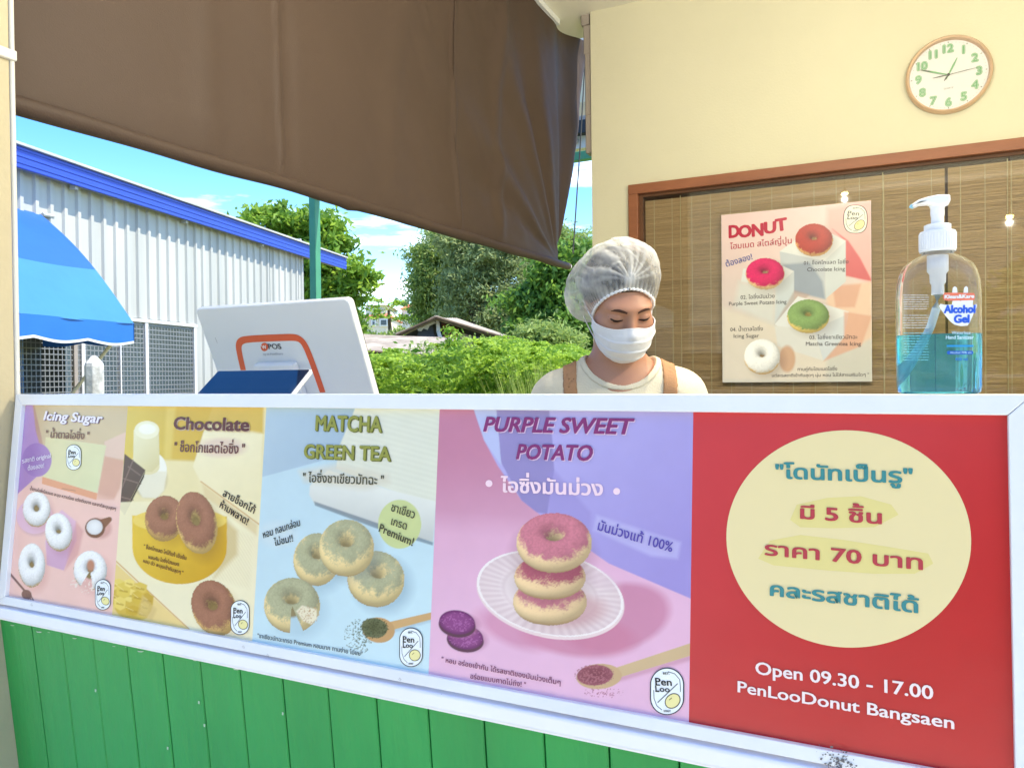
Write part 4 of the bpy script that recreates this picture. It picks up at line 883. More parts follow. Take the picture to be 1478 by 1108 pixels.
# ------------------------------------------------------------------ till (point-of-sale monitor seen from behind)
def till():
    o = on_y(281, 446, 1.44)
    P = Plane(o, (1, 0, 0), (0, .40, -.917))
    # corners in plane metres
    tr_ = P.uv(503, 434); bl = P.uv(312, 563); W = tr_[0]; print('till W', W, P.uv(540, 563), bl)
    Hh = .36
    root = empty('till_monitor', 'large white back of a touch-screen till with an orange rounded outline on it', 'till', (o[0] + W / 2, 1.5, EYE - .37))
    wh = mat('till_white', hexc(222, 224, 228), .4, var=.015, bump=.03, bscale=120); dark = mat('till_screen', (.01, .01, .012), .1)
    def rr(x0, y0, x1, y1, r, n=6):
        pts = []
        for (cx, cy, a0) in ((x1 - r, y0 + r, -90), (x1 - r, y1 - r, 0), (x0 + r, y1 - r, 90), (x0 + r, y0 + r, 180)):
            for k in range(n + 1): a = math.radians(a0 + 90 * k / n); pts.append((cx + r * math.cos(a), cy + r * math.sin(a)))
        return pts
    m = MB(); m.prism([P.P(x, y, -.022) for x, y in rr(0, 0, W, Hh, .014)], P.n * .022); keep(m.build('housing', wh, bevel=.004, segs=3), root)
    m = MB(); m.prism([P.P(x, y, -.026) for x, y in rr(.004, .004, W - .004, Hh - .004, .010)], P.n * .0038); keep(m.build('screen', dark), root)
    orange = lin((226, 96, 60)); ink = print_mat('till_ink', .4, wave=0)
    T = Print(P)
    base = [(353, 563), (349, 545), (344, 508), (342, 499), (343, 491), (349, 487), (360, 484.5), (395, 483), (428, 482), (437, 484.5), (444, 492), (448, 503), (452, 515), (470, 572)]
    # measured outline: lower left, up the left side, across, down the right side
    pts = [Q for Q in ((358, 560), (351, 533), (345, 506), (344.5, 498), (347, 492.5), (354, 489.5), (380, 488), (405, 487), (424, 486.5), (432, 488.5), (438, 494), (443, 503), (452, 526), (466, 566))]
    q = np.array([P.uv(*a) for a in pts]); 
    # smooth
    for _ in range(2): q = np.vstack([q[:1]] + [np.array([q[i] * .75 + q[i + 1] * .25, q[i] * .25 + q[i + 1] * .75]) for i in range(len(q) - 1)] + [q[-1:]])
    V = []; F = []
    for i in range(len(q)):
        d = q[min(i + 1, len(q) - 1)] - q[max(i - 1, 0)]; d /= np.linalg.norm(d); n_ = np.array([-d[1], d[0]]) * .0092; V += [q[i] + n_, q[i] - n_]
    for i in range(len(q) - 1): F.append([2 * i, 2 * i + 1, 2 * i + 3, 2 * i + 2])
    T.push(V, F, orange, .0007)
    T.poly(ell(382, 500.5, 5.4, 6.0), orange, .0008); T.text('W', (379, 503), (385.4, 502.8), 4.6, lin((240, 230, 226)), bold=.04, w=.0010)
    T.text('POS', (388.6, 503.4), (406.8, 503.2), 7.0, lin((60, 62, 70)), bold=.02, w=.0009)
    T.text('by A FeelShare', (381, 512.5), (409, 511.5), 2.6, lin((170, 172, 180)), bold=.01, w=.0009)
    T.ring([(311, 487), (314, 495)], .0009, lin((110, 110, 114)), .0009, False)
    T.build('printed_outline', ink, root)
    # hinge block and stand
    a = P.uv(372, 522); b = P.uv(430, 521)
    m = MB(); m.frame_box(P.P(a[0], a[1], .0), P.u * (b[0] - a[0]), P.v * .10, P.n * .022); keep(m.build('hinge_block', wh, bevel=.006, segs=3), root)
    c0 = P.P((a[0] + b[0]) / 2, a[1] + .07, .01)
    m = MB(); m.box(c0[0] - .045, c0[0] + .045, c0[1] - .01, c0[1] + .05, EYE - .355, c0[2]); keep(m.build('stand_neck', wh, bevel=.008, segs=3), root)
    m = MB(); m.box(c0[0] - .13, c0[0] + .13, c0[1] - .11, c0[1] + .11, EYE - .369, EYE - .352); keep(m.build('stand_base', wh, bevel=.006, segs=3), root)
    # customer display in front of it
    o2 = on_y(315, 534.5, 1.36)
    D = Plane(o2, (1, 0, 0), (0, -.766, -.643)); w2 = D.uv(451, 531)[0]; print('tablet w', w2, D.uv(287, 563), D.uv(425, 563))
    r2 = empty('customer_display', 'slim customer display tilted back in front of the till, glossy dark screen coloured blue like a sky reflection', 'display', (o2[0] + w2 / 2, 1.3, EYE - .37))
    scr = mat('glossy_screen', (.012, .026, .065), .03, spec=.9)  # blue of a sky reflection is put into the base colour
    m = MB(); m.prism([D.P(x, y, -.010) for x, y in rr(0, 0, w2, .155, .006)], D.n * .010); keep(m.build('bezel', wh, bevel=.002), r2)
    m = MB(); m.prism([D.P(x, y, .0003) for x, y in rr(.0035, .0035, w2 - .0035, .1515, .004)], D.n * .0008); keep(m.build('screen', scr), r2)
    c = D.P(w2 / 2, .10, -.012); m = MB(); m.box(c[0] - .03, c[0] + .03, c[1] - .005, c[1] + .03, EYE - .368, c[2]); keep(m.build('support', wh, bevel=.004), r2)
till()

# ------------------------------------------------------------------ sanitiser bottle
def bottle():
    c = on_y(1354.5, 562, 1.052); zb_ = zs - .001; cx, cyy = c[0], 1.055
    s = np.linalg.norm(on_y(1416, 500, 1.055) - on_y(1292, 500, 1.055)) / .100; print('bottle scale', s, cx)
    zt_ = on_y(1354, 281, 1.055)[2]; Ht = zt_ - zb_; print('bottle height', Ht)
    k = Ht / 282.0      # metres per traced pixel of height
    root = empty('sanitiser_bottle', 'clear pump bottle half full of blue alcohol gel on the counter shelf', 'bottle', (cx, cyy, zb_))
    hw = .050 * s; hd = .031 * s
    def sup(z, w, d, p=2.7, n=48):
        R = []
        for t in np.linspace(0, 2 * math.pi, n, endpoint=False):
            c_, s_ = math.cos(t), math.sin(t); R.append((cx + w * math.copysign(abs(c_) ** (2 / p), c_), cyy + d * math.copysign(abs(s_) ** (2 / p), s_), zb_ + z))
        return R
    def loft(levels, name, m, n=48):
        V = []; F = []
        for lv in levels: V += sup(*lv, n=n) if len(lv) == 4 else sup(*lv, n=n)
        for i in range(len(levels) - 1):
            for j in range(n): F.append((i * n + j, i * n + (j + 1) % n, (i + 1) * n + (j + 1) % n, (i + 1) * n + j))
        F.append(tuple(range(n))[::-1]); F.append(tuple((len(levels) - 1) * n + j for j in range(n)))
        q = MB(); q.add(V, F); keep(q.build(name, m, smooth=True), root)
    pet = mat('clear_plastic', (.96, .97, .98), .02, trans=1.0, ior=1.30)
    liq = mat('blue_gel', hexc(40, 196, 226), .0, trans=.78, ior=1.33)
    n_, l_ = liq.node_tree.nodes, liq.node_tree.links; va = n_.new('ShaderNodeVolumeAbsorption'); va.inputs['Color'].default_value = (.05, .72, .88, 1); va.inputs['Density'].default_value = 9; l_.new(va.outputs[0], n_['Material Output'].inputs['Volume'])
    n_['Principled BSDF'].inputs['Base Color'].default_value = (.24, .86, 1, 1)
    H = lambda y: (562 - y) * k
    body = [(0.0015, hw * .90, hd * .90), (.004, hw * .965, hd * .96), (.010, hw * .99, hd), (H(500), hw, hd), (H(425), hw, hd), (H(405), hw * .975, hd * .99), (H(390), hw * .92, hd * .97), (H(380), hw * .82, hd * .93), (H(371), hw * .62, hd * .85), (H(366), hw * .44, hd * .66), (H(362), hw * .335, hd * .50), (H(352), hw * .32, hd * .5 * 1.02)]
    bd = []
    for i, (z, w, d) in enumerate(body):
        p = 3.2 if i < 6 else (2.8 if i < 8 else 2.1); 
        if i >= 9: d = w
        bd.append((z, w, d, p))
    # outer skin and inner skin of the plastic
    loft(bd, 'clear_body', pet)
    inn = [(z + (.0016 if i == 0 else 0), w - .0012, d - .0012, p) for i, (z, w, d, p) in enumerate(bd)]
    # air space above the gel, as an inner wall
    zl = H(477)
    air = [(zl, hw - .0012, hd - .0012, 3.2)] + [q for q in inn if q[0] > zl]
    airm = mat('air_gap', (1, 1, 1), .0, trans=1.0, ior=1.0 / 1.30)
    loft(air, 'inner_wall', airm)
    lq = [(z, w, d, p) for z, w, d, p in inn if z < zl] + [(zl - .0004, hw - .0011, hd - .0011, 3.2)]
    loft(lq, 'gel', liq)
    wp = mat('white_pump_plastic', hexc(236, 238, 242), .35, var=.01)
    R_ = lambda px: px * k * 1.0
    ccx = cx
    m = MB(); m.lathe([(R_(22.5), H(361)), (R_(23), H(358)), (R_(23), H(334)), (R_(22), H(332)), (R_(17), H(331)), (R_(17), H(323)), (R_(15), H(322))], 40, (ccx, cyy, zb_)); 
    keep(m.build('pump_collar', wp, smooth=True), root)
    m = MB()
    for j in range(40):
        a = 2 * math.pi * j / 40; u_ = np.array([math.cos(a), math.sin(a), 0]); t_ = np.array([-u_[1], u_[0], 0]) * .0009; b_ = np.array([ccx, cyy, zb_]) + u_ * R_(22.8)
        m.frame_box(b_ - t_ + np.array([0, 0, H(358)]), t_ * 2, u_ * .0007, (0, 0, H(335) - H(358)))
    keep(m.build('collar_ribs', wp), root)
    m = MB(); m.lathe([(R_(8), H(325)), (R_(8), H(312)), (R_(8.8), H(308)), (R_(8.8), H(300)), (R_(10), H(296)), (R_(11), H(292))], 24, (ccx, cyy, zb_)); keep(m.build('pump_stem', wp, smooth=True), root)
    # nozzle head: flat paddle with a spout to the left
    prof = [(-38, 8.5), (-30, 12.5), (-18, 14.5), (-8, 16.5), (6, 16.5), (17, 15.5), (18.5, 9), (17, 3.5), (4, 2.0), (-10, 3.0), (-22, 4.5), (-36, 7.0)]
    up = [(-38, 291), (-28, 286), (-14, 283), (0, 281.5), (16, 282.5), (18.5, 285), (18.5, 293), (14, 296.5), (4, 297.5), (-6, 296), (-16, 292.5), (-28, 292.5), (-37, 296)]
    m = MB(); m.prism([(ccx + R_(x * .84), cyy - .0095, zb_ + H(y)) for x, y in up], (0, .019, 0)); keep(m.build('pump_head', wp, bevel=.003, segs=3), root)
    m = MB(); m.tube([(ccx + R_(-28), cyy, zb_ + H(291)), (ccx + R_(-32), cyy, zb_ + H(293)), (ccx + R_(-33), cyy, zb_ + H(295.5))], R_(3.0), 12); keep(m.build('spout_tip', mat('pale_blue_cap', hexc(150, 205, 226), .3), smooth=True), root)
    m = MB(); m.lathe([(R_(13.5), H(366)), (R_(13.5), H(388)), (R_(10.5), H(392)), (R_(10), H(404)), (R_(8), H(407)), (R_(8), H(421))], 24, (ccx, cyy, zb_)); keep(m.build('pump_cylinder', wp, smooth=True), root)
    tb = mat('dip_tube', hexc(214, 232, 240), .3, var=.01)
    m = MB(); m.tube([(ccx, cyy, zb_ + H(420)), (ccx - R_(2), cyy, zb_ + H(440)), (ccx - R_(9), cyy, zb_ + H(465)), (ccx - R_(22), cyy, zb_ + H(495)), (ccx - R_(35), cyy, zb_ + H(525)), (ccx - R_(47), cyy, zb_ + H(552))], R_(5.6), 14); keep(m.build('dip_tube', tb, smooth=True), root)
    # printing on the front skin
    FP = Plane((cx, cyy - hd - .0006, zb_), (1, 0, 0), (0, 0, -1)); pi = print_mat('bottle_ink', .4, wave=0)
    T = Print(FP)
    Z = lambda x, y: (1340 + x / 8.52, 390 + y / 8.52)
    fl = lambda pts, c, w: T.poly([Z(*p) for p in pts], c, w)
    wh = lin((240, 244, 250))
    hand = [(130, 440), (150, 412), (200, 425), (290, 420), (300, 360), (292, 280), (300, 215), (325, 198), (350, 215), (358, 280), (372, 370), (400, 380), (408, 330), (432, 270), (440, 215), (465, 195), (487, 215), (486, 270), (480, 350), (505, 370), (520, 350), (550, 360), (545, 420), (560, 445), (578, 415), (598, 420), (595, 450), (560, 520), (510, 640), (480, 680), (400, 685), (320, 668), (270, 630), (210, 560), (160, 490)]
    fl(hand, wh, .0003)
    fl([(185, 295), (200, 275), (560, 280), (572, 300), (572, 350), (560, 368), (240, 378), (190, 365), (178, 340)], lin((238, 128, 104)), .0005)
    T.text('Klean&Kare', Z(200, 348), Z(560, 340), 5.2, wh, bold=.05, w=.0007)
    bl = lin((34, 98, 222))
    T.text('Alcohol', Z(195, 525), Z(570, 522), 11, bl, bold=.06, w=.0007); T.text('Gel', Z(318, 645), Z(498, 642), 11, bl, bold=.06, w=.0007)
    T.text('Waterless', Z(285, 785), Z(515, 785), 4.4, lin((190, 226, 244)), bold=.02, w=.0007); T.text('Hand Sanitizer', Z(215, 845), Z(555, 845), 5.2, lin((200, 232, 246)), bold=.03, w=.0007)
    T.ring([Z(225, 930), Z(555, 930)], .0022, lin((24, 150, 216)), .0006, False)
    fl([(225, 1010), (240, 990), (540, 990), (555, 1010), (540, 1035), (240, 1035)], lin((20, 96, 196)), .0005); T.text('Alcohol 70% v/v', Z(265, 1024), Z(530, 1024), 3.2, lin((170, 214, 240)), bold=.02, w=.0007)
    T.text('450 ml', Z(330, 1108), Z(480, 1108), 4, lin((30, 110, 200)), bold=.04, w=.0007)
    Z5 = lambda x, y: (1250 + x / 3.36, 270 + y / 3.36)
    r_ = np.random.default_rng(2)
    for i, y in enumerate(list(range(524, 600, 11)) + list(range(622, 690, 12)) + list(range(708, 840, 13))):
        x = 178 + r_.random() * 8; c_ = lin((214, 218, 220)) if y < 690 else lin((120, 206, 224))
        while x < 300:
            w_ = r_.uniform(8, 34); T.ring([Z5(x, y), Z5(min(x + w_, 304), y)], .0007, c_, .0005, False); x += w_ + r_.uniform(2.5, 5)
    T.build('printed_label', pi, root)
bottle()

# ================================================================== roll-down canvas on the open side
def canvas():
    XC = SX + .03
    a = on_x(25, 168, XC); b = on_x(815, 388, XC); print('canvas bottom', a, b)
    ya, yb = 1.02, b[1]; zb0 = a[2] + (b[2] - a[2]) * (ya - a[1]) / (b[1] - a[1]); zb1 = b[2]
    root = empty('canvas_blind', 'large brown canvas roll-down blind hanging at the open side with a sleeved bottom pole', 'blind', (XC, (ya + yb) / 2, CZ))
    edge = [on_x(x, y, XC) for x, y in ((841, 14), (839, 80), (832, 150), (823, 230), (814, 300), (808, 350), (806, 384))]
    ez = np.array([e[2] for e in edge])[::-1]; ey = np.array([e[1] for e in edge])[::-1]
    NU, NV = 260, 150; t, s = np.meshgrid(np.linspace(0, 1, NU), np.linspace(0, 1, NV))
    # s: 0 at the ceiling, 1 at the pole
    zbot = zb0 + (zb1 - zb0) * t + .03; Z = CZ - .002 + (zbot - CZ) * s
    yr = np.interp(Z, ez, ey); Y = ya + (yr - ya) * t
    # folds: fan of creases running into the lower right corner, slow billow, weave
    dx = (1 - t) * (yb - ya); dz = (1 - s) * (CZ - zb1); ang = np.arctan2(dz, dx + .02); rad = np.hypot(dx, dz)
    fan = (np.sin(ang * 17 + .6) * .5 + np.sin(ang * 29 + 2) * .3) * np.clip(rad / .9, 0, 1) * np.exp(-dx / .85) * .060
    billow = np.sin(s * 3.14) * .035 * np.sin(t * 3.1) + .010 * np.sin(t * 11 + s * 3) * s
    def crease(y0, amp, w, bend):
        return amp * np.exp(-((Y - (y0 + bend * (1 - s) ** 2)) / w) ** 2)
    sm1 = on_x(405, 150, XC)[1]; sm2 = on_x(662, 200, XC)[1]
    X = XC + fan - billow + crease(sm1, .010, .010, .03) + crease(sm1 + .05, -.006, .03, .03) + crease(sm2, .012, .014, .05) + crease(sm2 + .4, .018, .05, .14) + (fbm(Y * 6, Z * 6, 4) - .5) * .008 + (fbm(Y * 2.2 + Z * 1.4, Z * .9, 14) - .5) * .05 * t + crease(sm1 - .30, .006, .05, .2) + crease(sm2 - .5, .010, .08, .3) + (fbm(Y * 26, Z * 9, 7) - .5) * .006 * np.exp(-((Y - sm1) / .09) ** 2)
    X = X + np.clip((s - .93) / .07, 0, 1) * (XC + .0 - X) * .8
    V = np.stack([X, Y, Z], -1).reshape(-1, 3); i = np.arange(NU * NV).reshape(NV, NU); F = np.stack([i[:-1, :-1], i[:-1, 1:], i[1:, 1:], i[1:, :-1]], -1).reshape(-1, 4)
    m = mat('brown_canvas', hexc(74, 59, 51), .60, var=.07, vscale=1.4, bump=.18, bscale=260, spec=.35)
    n, l = m.node_tree.nodes, m.node_tree.links; p = n['Principled BSDF']; tr = n.new('ShaderNodeBsdfTranslucent'); tr.inputs[0].default_value = hexc(110, 76, 52)
    mx = n.new('ShaderNodeMixShader'); mx.inputs[0].default_value = .10; l.new(p.outputs[0], mx.inputs[1]); l.new(tr.outputs[0], mx.inputs[2]); l.new(mx.outputs[0], n['Material Output'].inputs[0])
    o = mesh_np('canvas_sheet', V, F, m, None, smooth=True); keep(o, root)
    for sm in (sm1, sm2):
        q = MB(); q.tube([(XC + .012 - math.sin(s_ * 3.14) * (.035 * math.sin((sm - ya) / (yb - ya) * 3.1)) - .004, sm + .03 * (1 - s_) ** 2, CZ + (zb0 + (zb1 - zb0) * .5 - CZ) * s_ + .02) for s_ in np.linspace(0, .97, 16)], .0035, 6)
        keep(q.build('seam', m, smooth=True), root)
    # sleeved pole
    q = MB(); pts = []; R = []
    for t_ in np.linspace(0, 1, 60):
        pts.append((XC + .004, ya + (yb + .05 - ya) * t_, zb0 + (zb1 - zb0) * t_ + .022 + .0015 * math.sin(t_ * 31))); R.append(.0215 + .0014 * math.sin(t_ * 43) + (.006 if abs(t_ - .36) < .01 else 0))
    q.tube(pts, R, 20); keep(q.build('hem_sleeve', m, smooth=True), root)
    q = MB(); q.tube([(XC + .004, yb + .04, zb1 + .022), (XC + .004, yb + .075, zb1 + .022)], .015, 14); keep(q.build('bottom_pole', M['pipe'], smooth=True), root)
    c0 = on_x(846, 60, XC); c1 = on_x(827, 366, XC); c1 = np.array([XC, c1[1], c1[2]])
    q = MB(); q.tube([c0, (c0 + c1) / 2 + np.array([0, .01, 0]), c1], .0045, 6); r = q.build('pull_cord', M['cord'], smooth=True); tag(r, 'thin dark cord hanging in the gap between brown canvas and cream wall', 'cord')
canvas()

# trunking on the free end of the wall
root = empty('pipe_trunking', 'grey-brown air conditioner pipe trunking running down the free end of the cream wall', 'trunking', (WX0, YW + .05, CZ - 1))
def zz(px, py): return on_y(px, py, YW + .04)
def tb(x0, x1, y0, y1, name, d=.03):
    a, b = zz(x0, y0), zz(x1, y1); q = MB(); q.box(a[0], b[0] + .01, YW + .015, YW + .015 + .08, b[2], a[2]); keep(q.build(name, M['grey_plastic'], bevel=.008, segs=3), root)
tb(840, 850, 20, 38, 'wall_cap'); tb(843.5, 853, 40, 80, 'coupling'); tb(845.5, 853, 80.5, 168, 'cover'); tb(846.5, 856, 168.5, 222, 'end_boot')

# neighbour's eave and green steel frame outside
def eave():
    Y = 5.6; root = empty('side_eave', 'white boxed eave with dark gutter seen in the gap beside the wall', 'eave', (-2, Y, 3))
    def b(y0, y1, name, m, d0, d1):
        a, c = on_y(770, y0, Y), on_y(872, y1, Y); q = MB(); q.box(a[0], c[0] + .25, Y + d0, Y + d1, c[2], a[2]); keep(q.build(name, m, bevel=.004), root)
    wh = mat('eave_paint', hexc(206, 204, 206), .7, var=.05); crm = mat('eave_cream', hexc(214, 204, 176), .7, var=.05)
    b(8, 116, 'fascia_board', wh, .10, .16); b(117, 160, 'soffit_board', crm, .02, .10); b(161, 180, 'soffit_moulding', mat('eave_wood', hexc(206, 182, 140), .7, var=.05), -.02, .08)
    b(183, 187, 'gutter', M['grey_plastic'], -.07, .05); b(190, 193, 'gutter_rail', M['black'], -.09, .05); b(195, 211, 'lower_board', wh, -.03, .05)
    q = on_y(831, 204, Y - .04); mm = MB(); mm.lathe([(.0, 0), (.022, 0), (.022, .012), (.012, .014)], 16); mm.v = [(q[0] + x, q[1] - z, q[2] + y) for x, y, z in mm.v]; keep(mm.build('bolt', M['grey_plastic'], smooth=True), root)
    q = on_y(839, 103, Y + .09); mm = MB(); mm.lathe([(.0, 0), (.012, 0), (.012, .01)], 12); mm.v = [(q[0] + x, q[1] - z, q[2] + y) for x, y, z in mm.v]; keep(mm.build('screw', M['black'], smooth=True), root)
eave()
def steel():
    Yp = 5.2
    p = on_y(455.5, 420, Yp); w = .034
    zt = on_y(835, 220, Yp)[2]; zb_ = on_y(835, 233, Yp)[2]
    root = empty('steel_frame', 'green painted steel post and crossbeam standing outside the open side', 'frame', (p[0], Yp, 0))
    q = MB(); q.box(p[0] - w, p[0] + w, Yp - w, Yp + w, 0, zt); keep(q.build('post', M['green_steel'], bevel=.005), root)
    q = MB(); q.box(p[0] + w + .001, WX0 + .6, Yp - w + .003, Yp + w - .003, zb_, zt - .002); keep(q.build('crossbeam', M['green_steel'], bevel=.005), root)
steel()

# ================================================================== white corrugated shed with blue eave
AZ = math.radians(-25.57 + 12.6); DIR = np.array([math.sin(AZ), math.cos(AZ), 0]); NRM = np.array([DIR[1], -DIR[0], 0])
DC = 13.5
C0 = at_depth(437.5, 470, DC); BW = Plane((C0[0], C0[1], EYE), DIR, (0, 0, -1))       # u: along the wall (0 at the corner, minus towards us), v: down
def shed():
    root = empty('corrugated_shed', 'long white corrugated metal building with deep blue eave fascia and wire mesh sides', 'building', (C0[0], C0[1], 0))
    FB = Plane(np.array([C0[0], C0[1], EYE]) + NRM * .12, DIR, (0, 0, -1))
    ft = -FB.uv(498, 371)[1]; fb = -FB.uv(498, 385.5)[1] - .05; ue = FB.uv(498, 378)[0]; ul = BW.uv(-60, 450)[0]; print('shed eave h', ft + EYE, fb + EYE, 'ue', ue, 'ul', ul, FB.uv(25, 211), FB.uv(25, 245))
    blue = mat('blue_fascia_paint', hexc(44, 78, 190), .35, var=.05, vscale=2)
    wht = mat('corrugated_white', hexc(168, 170, 168), .55, vscale=2.2, col2=hexc(194, 195, 192), bump=.15, bscale=8, stretch=(1, 1, .12))
    P3 = lambda u, h, n: np.array([C0[0], C0[1], EYE + h]) + DIR * u + NRM * n
    ul -= 2.5
    q = MB(); q.frame_box(P3(ul, fb, .12), DIR * (ue - ul), NRM * .03, (0, 0, ft - fb - .01)); keep(q.build('fascia', blue, bevel=.006), root)
    for k in range(3):
        h = fb + (ft - fb) * (.18 + .27 * k); q = MB(); q.frame_box(P3(ul, h, .1505), DIR * (ue - ul), NRM * .005, (0, 0, .03)); keep(q.build('fascia_rib', blue, bevel=.004), root)
    q = MB(); q.frame_box(P3(ul, ft - .03, .075), DIR * (ue - ul), NRM * .11, (0, 0, .03)); keep(q.build('drip_cap', wht, bevel=.004), root)
    # roof sheet sloping up away from us, soffit
    q = MB(); A_, B_, C_, D_ = P3(ul, ft - .04, .11), P3(ue, ft - .04, .11), P3(ue, ft + 1.2, -5.5), P3(ul, ft + 1.2, -5.5); q.prism([A_, B_, C_, D_], (0, 0, .05)); keep(q.build('roof', wht), root)
    q = MB(); q.frame_box(P3(ul, fb + .02, 0), DIR * (ue - ul - .3), NRM * .115, (0, 0, .015)); keep(q.build('soffit', mat('soffit_grey', hexc(150, 154, 160), .8, var=.08)), root)
    u = ul
    while u < ue - .5:
        q = MB(); q.frame_box(P3(u, fb - .03, .04), DIR * .05, NRM * .07, (0, 0, .045)); keep(q.build('eave_bracket', wht), root); u += 1.9
    hb = -BW.uv(278, 467.5)[1]; um = BW.uv(284, 500)[0]; print('mesh top', hb + EYE, 'um', um)
    # corrugated sheet: trapezoid ribs
    def corr(u0, u1, h0, h1, name):
        pitch = .19; prof = []; u = u0
        while u < u1:
            prof += [(u, 0), (u + pitch * .62, 0), (u + pitch * .70, .028), (u + pitch * .92, .028)]; u += pitch
        prof = [(min(a, u1), b) for a, b in prof] + [(u1, 0)]
        V = []; F = []
        for a, b in prof: V += [P3(a, h0, b), P3(a, h1, b)]
        for i in range(len(prof) - 1): F.append((2 * i, 2 * i + 2, 2 * i + 3, 2 * i + 1))
        keep(mesh_np(name, V, F, wht), root)
    # sheets about a metre wide, each its own piece, with lap joints
    u = ul; ends = []
    while u < um - .01:
        e = min(u + .95, um); corr(u + .0, e, hb + rng.normal(0, .006), fb + .1, 'wall_sheet'); u = e
    while u < 0 - .01:
        e = min(u + .95, 0); corr(u, e, -EYE + .05, fb + .1, 'wall_sheet'); u = e
    # gable end wall around the corner
    q = MB(); q.frame_box(P3(-.03, -EYE, -.02), DIR * .05, -NRM * 5.5, (0, 0, fb + EYE + .35)); keep(q.build('gable_wall', wht), root)
    # dark interior behind the mesh
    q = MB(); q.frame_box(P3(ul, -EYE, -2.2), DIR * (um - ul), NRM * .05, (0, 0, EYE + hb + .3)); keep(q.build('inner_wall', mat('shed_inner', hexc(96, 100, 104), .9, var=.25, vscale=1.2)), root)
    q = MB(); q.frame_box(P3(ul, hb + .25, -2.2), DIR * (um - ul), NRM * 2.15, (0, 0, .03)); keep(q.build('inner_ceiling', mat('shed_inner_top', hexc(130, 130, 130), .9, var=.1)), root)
    fr = mat('mesh_frame_white', hexc(216, 216, 220), .5, var=.06)
    posts = [BW.uv(x, 520)[0] for x in (108, 119, 173, 211, 281)]
    for k, pu in enumerate(posts):
        q = MB(); w = .055 if k != 2 else .02; q.frame_box(P3(pu - w / 2, -EYE, -.03), DIR * w, NRM * .05, (0, 0, EYE + hb - .001)); keep(q.build('mesh_post', fr if k != 0 else M['grey_plastic'], bevel=.004), root)
    q = MB(); q.frame_box(P3(ul, hb - .045, -.045), DIR * (um - ul), NRM * .07, (0, 0, .04)); keep(q.build('mesh_top_rail', fr, bevel=.004), root)
    q = MB(); q.frame_box(P3(ul, -.75, -.045), DIR * (um - ul), NRM * .07, (0, 0, .05)); keep(q.build('mesh_mid_rail', fr, bevel=.004), root)
    # wire grid
    wm = mat('wire', hexc(140, 142, 146), .5, metal=.2, var=.05); V = []; F = []
    def strip(a, b, wv):
        k = len(V); V.extend([a - wv, a + wv, b + wv, b - wv]); F.append((k, k + 1, k + 2, k + 3))
    g0 = BW.uv(10, 520)[0]; uu = g0; cell = .058
    while uu < um: strip(P3(uu, -.72, .0), P3(uu, hb - .04, .0), DIR * .0055); uu += cell
    h = -.70
    while h < hb - .04: strip(P3(g0, h, .002), P3(um, h, .002), np.array([0, 0, .0055])); h += cell
    o = mesh_np('wire_mesh', V, np.array(F), wm); o['kind'] = 'stuff'; keep(o, root)
    # low base wall
    q = MB(); q.frame_box(P3(ul, -EYE, -.05), DIR * (um - ul), NRM * .08, (0, 0, EYE - .76)); keep(q.build('base_wall', fr), root)
    # patterned blue curtain hung inside the mesh
    a = BW.uv(20, 520)[0]; b = BW.uv(50, 520)[0]; nn = 40; V = []; F = []
    for i in range(nn + 1):
        u = a + (b - a) * i / nn; dn = -.14 + .03 * math.sin(i * 1.1); V += [P3(u, -1.0, dn), P3(u, -BW.uv(40, 488)[1], dn)]
    for i in range(nn): F.append((2 * i, 2 * i + 2, 2 * i + 3, 2 * i + 1))
    cm = mat('blue_print_cloth', hexc(70, 140, 222), .8, vscale=9, col2=hexc(176, 204, 236)); cu = mesh_np('patterned_curtain', V, F, cm, smooth=True); tag(cu, 'pale blue patterned cloth hung behind the wire mesh at the far left', 'curtain')
    return P3, hb
P3S, HB = shed()

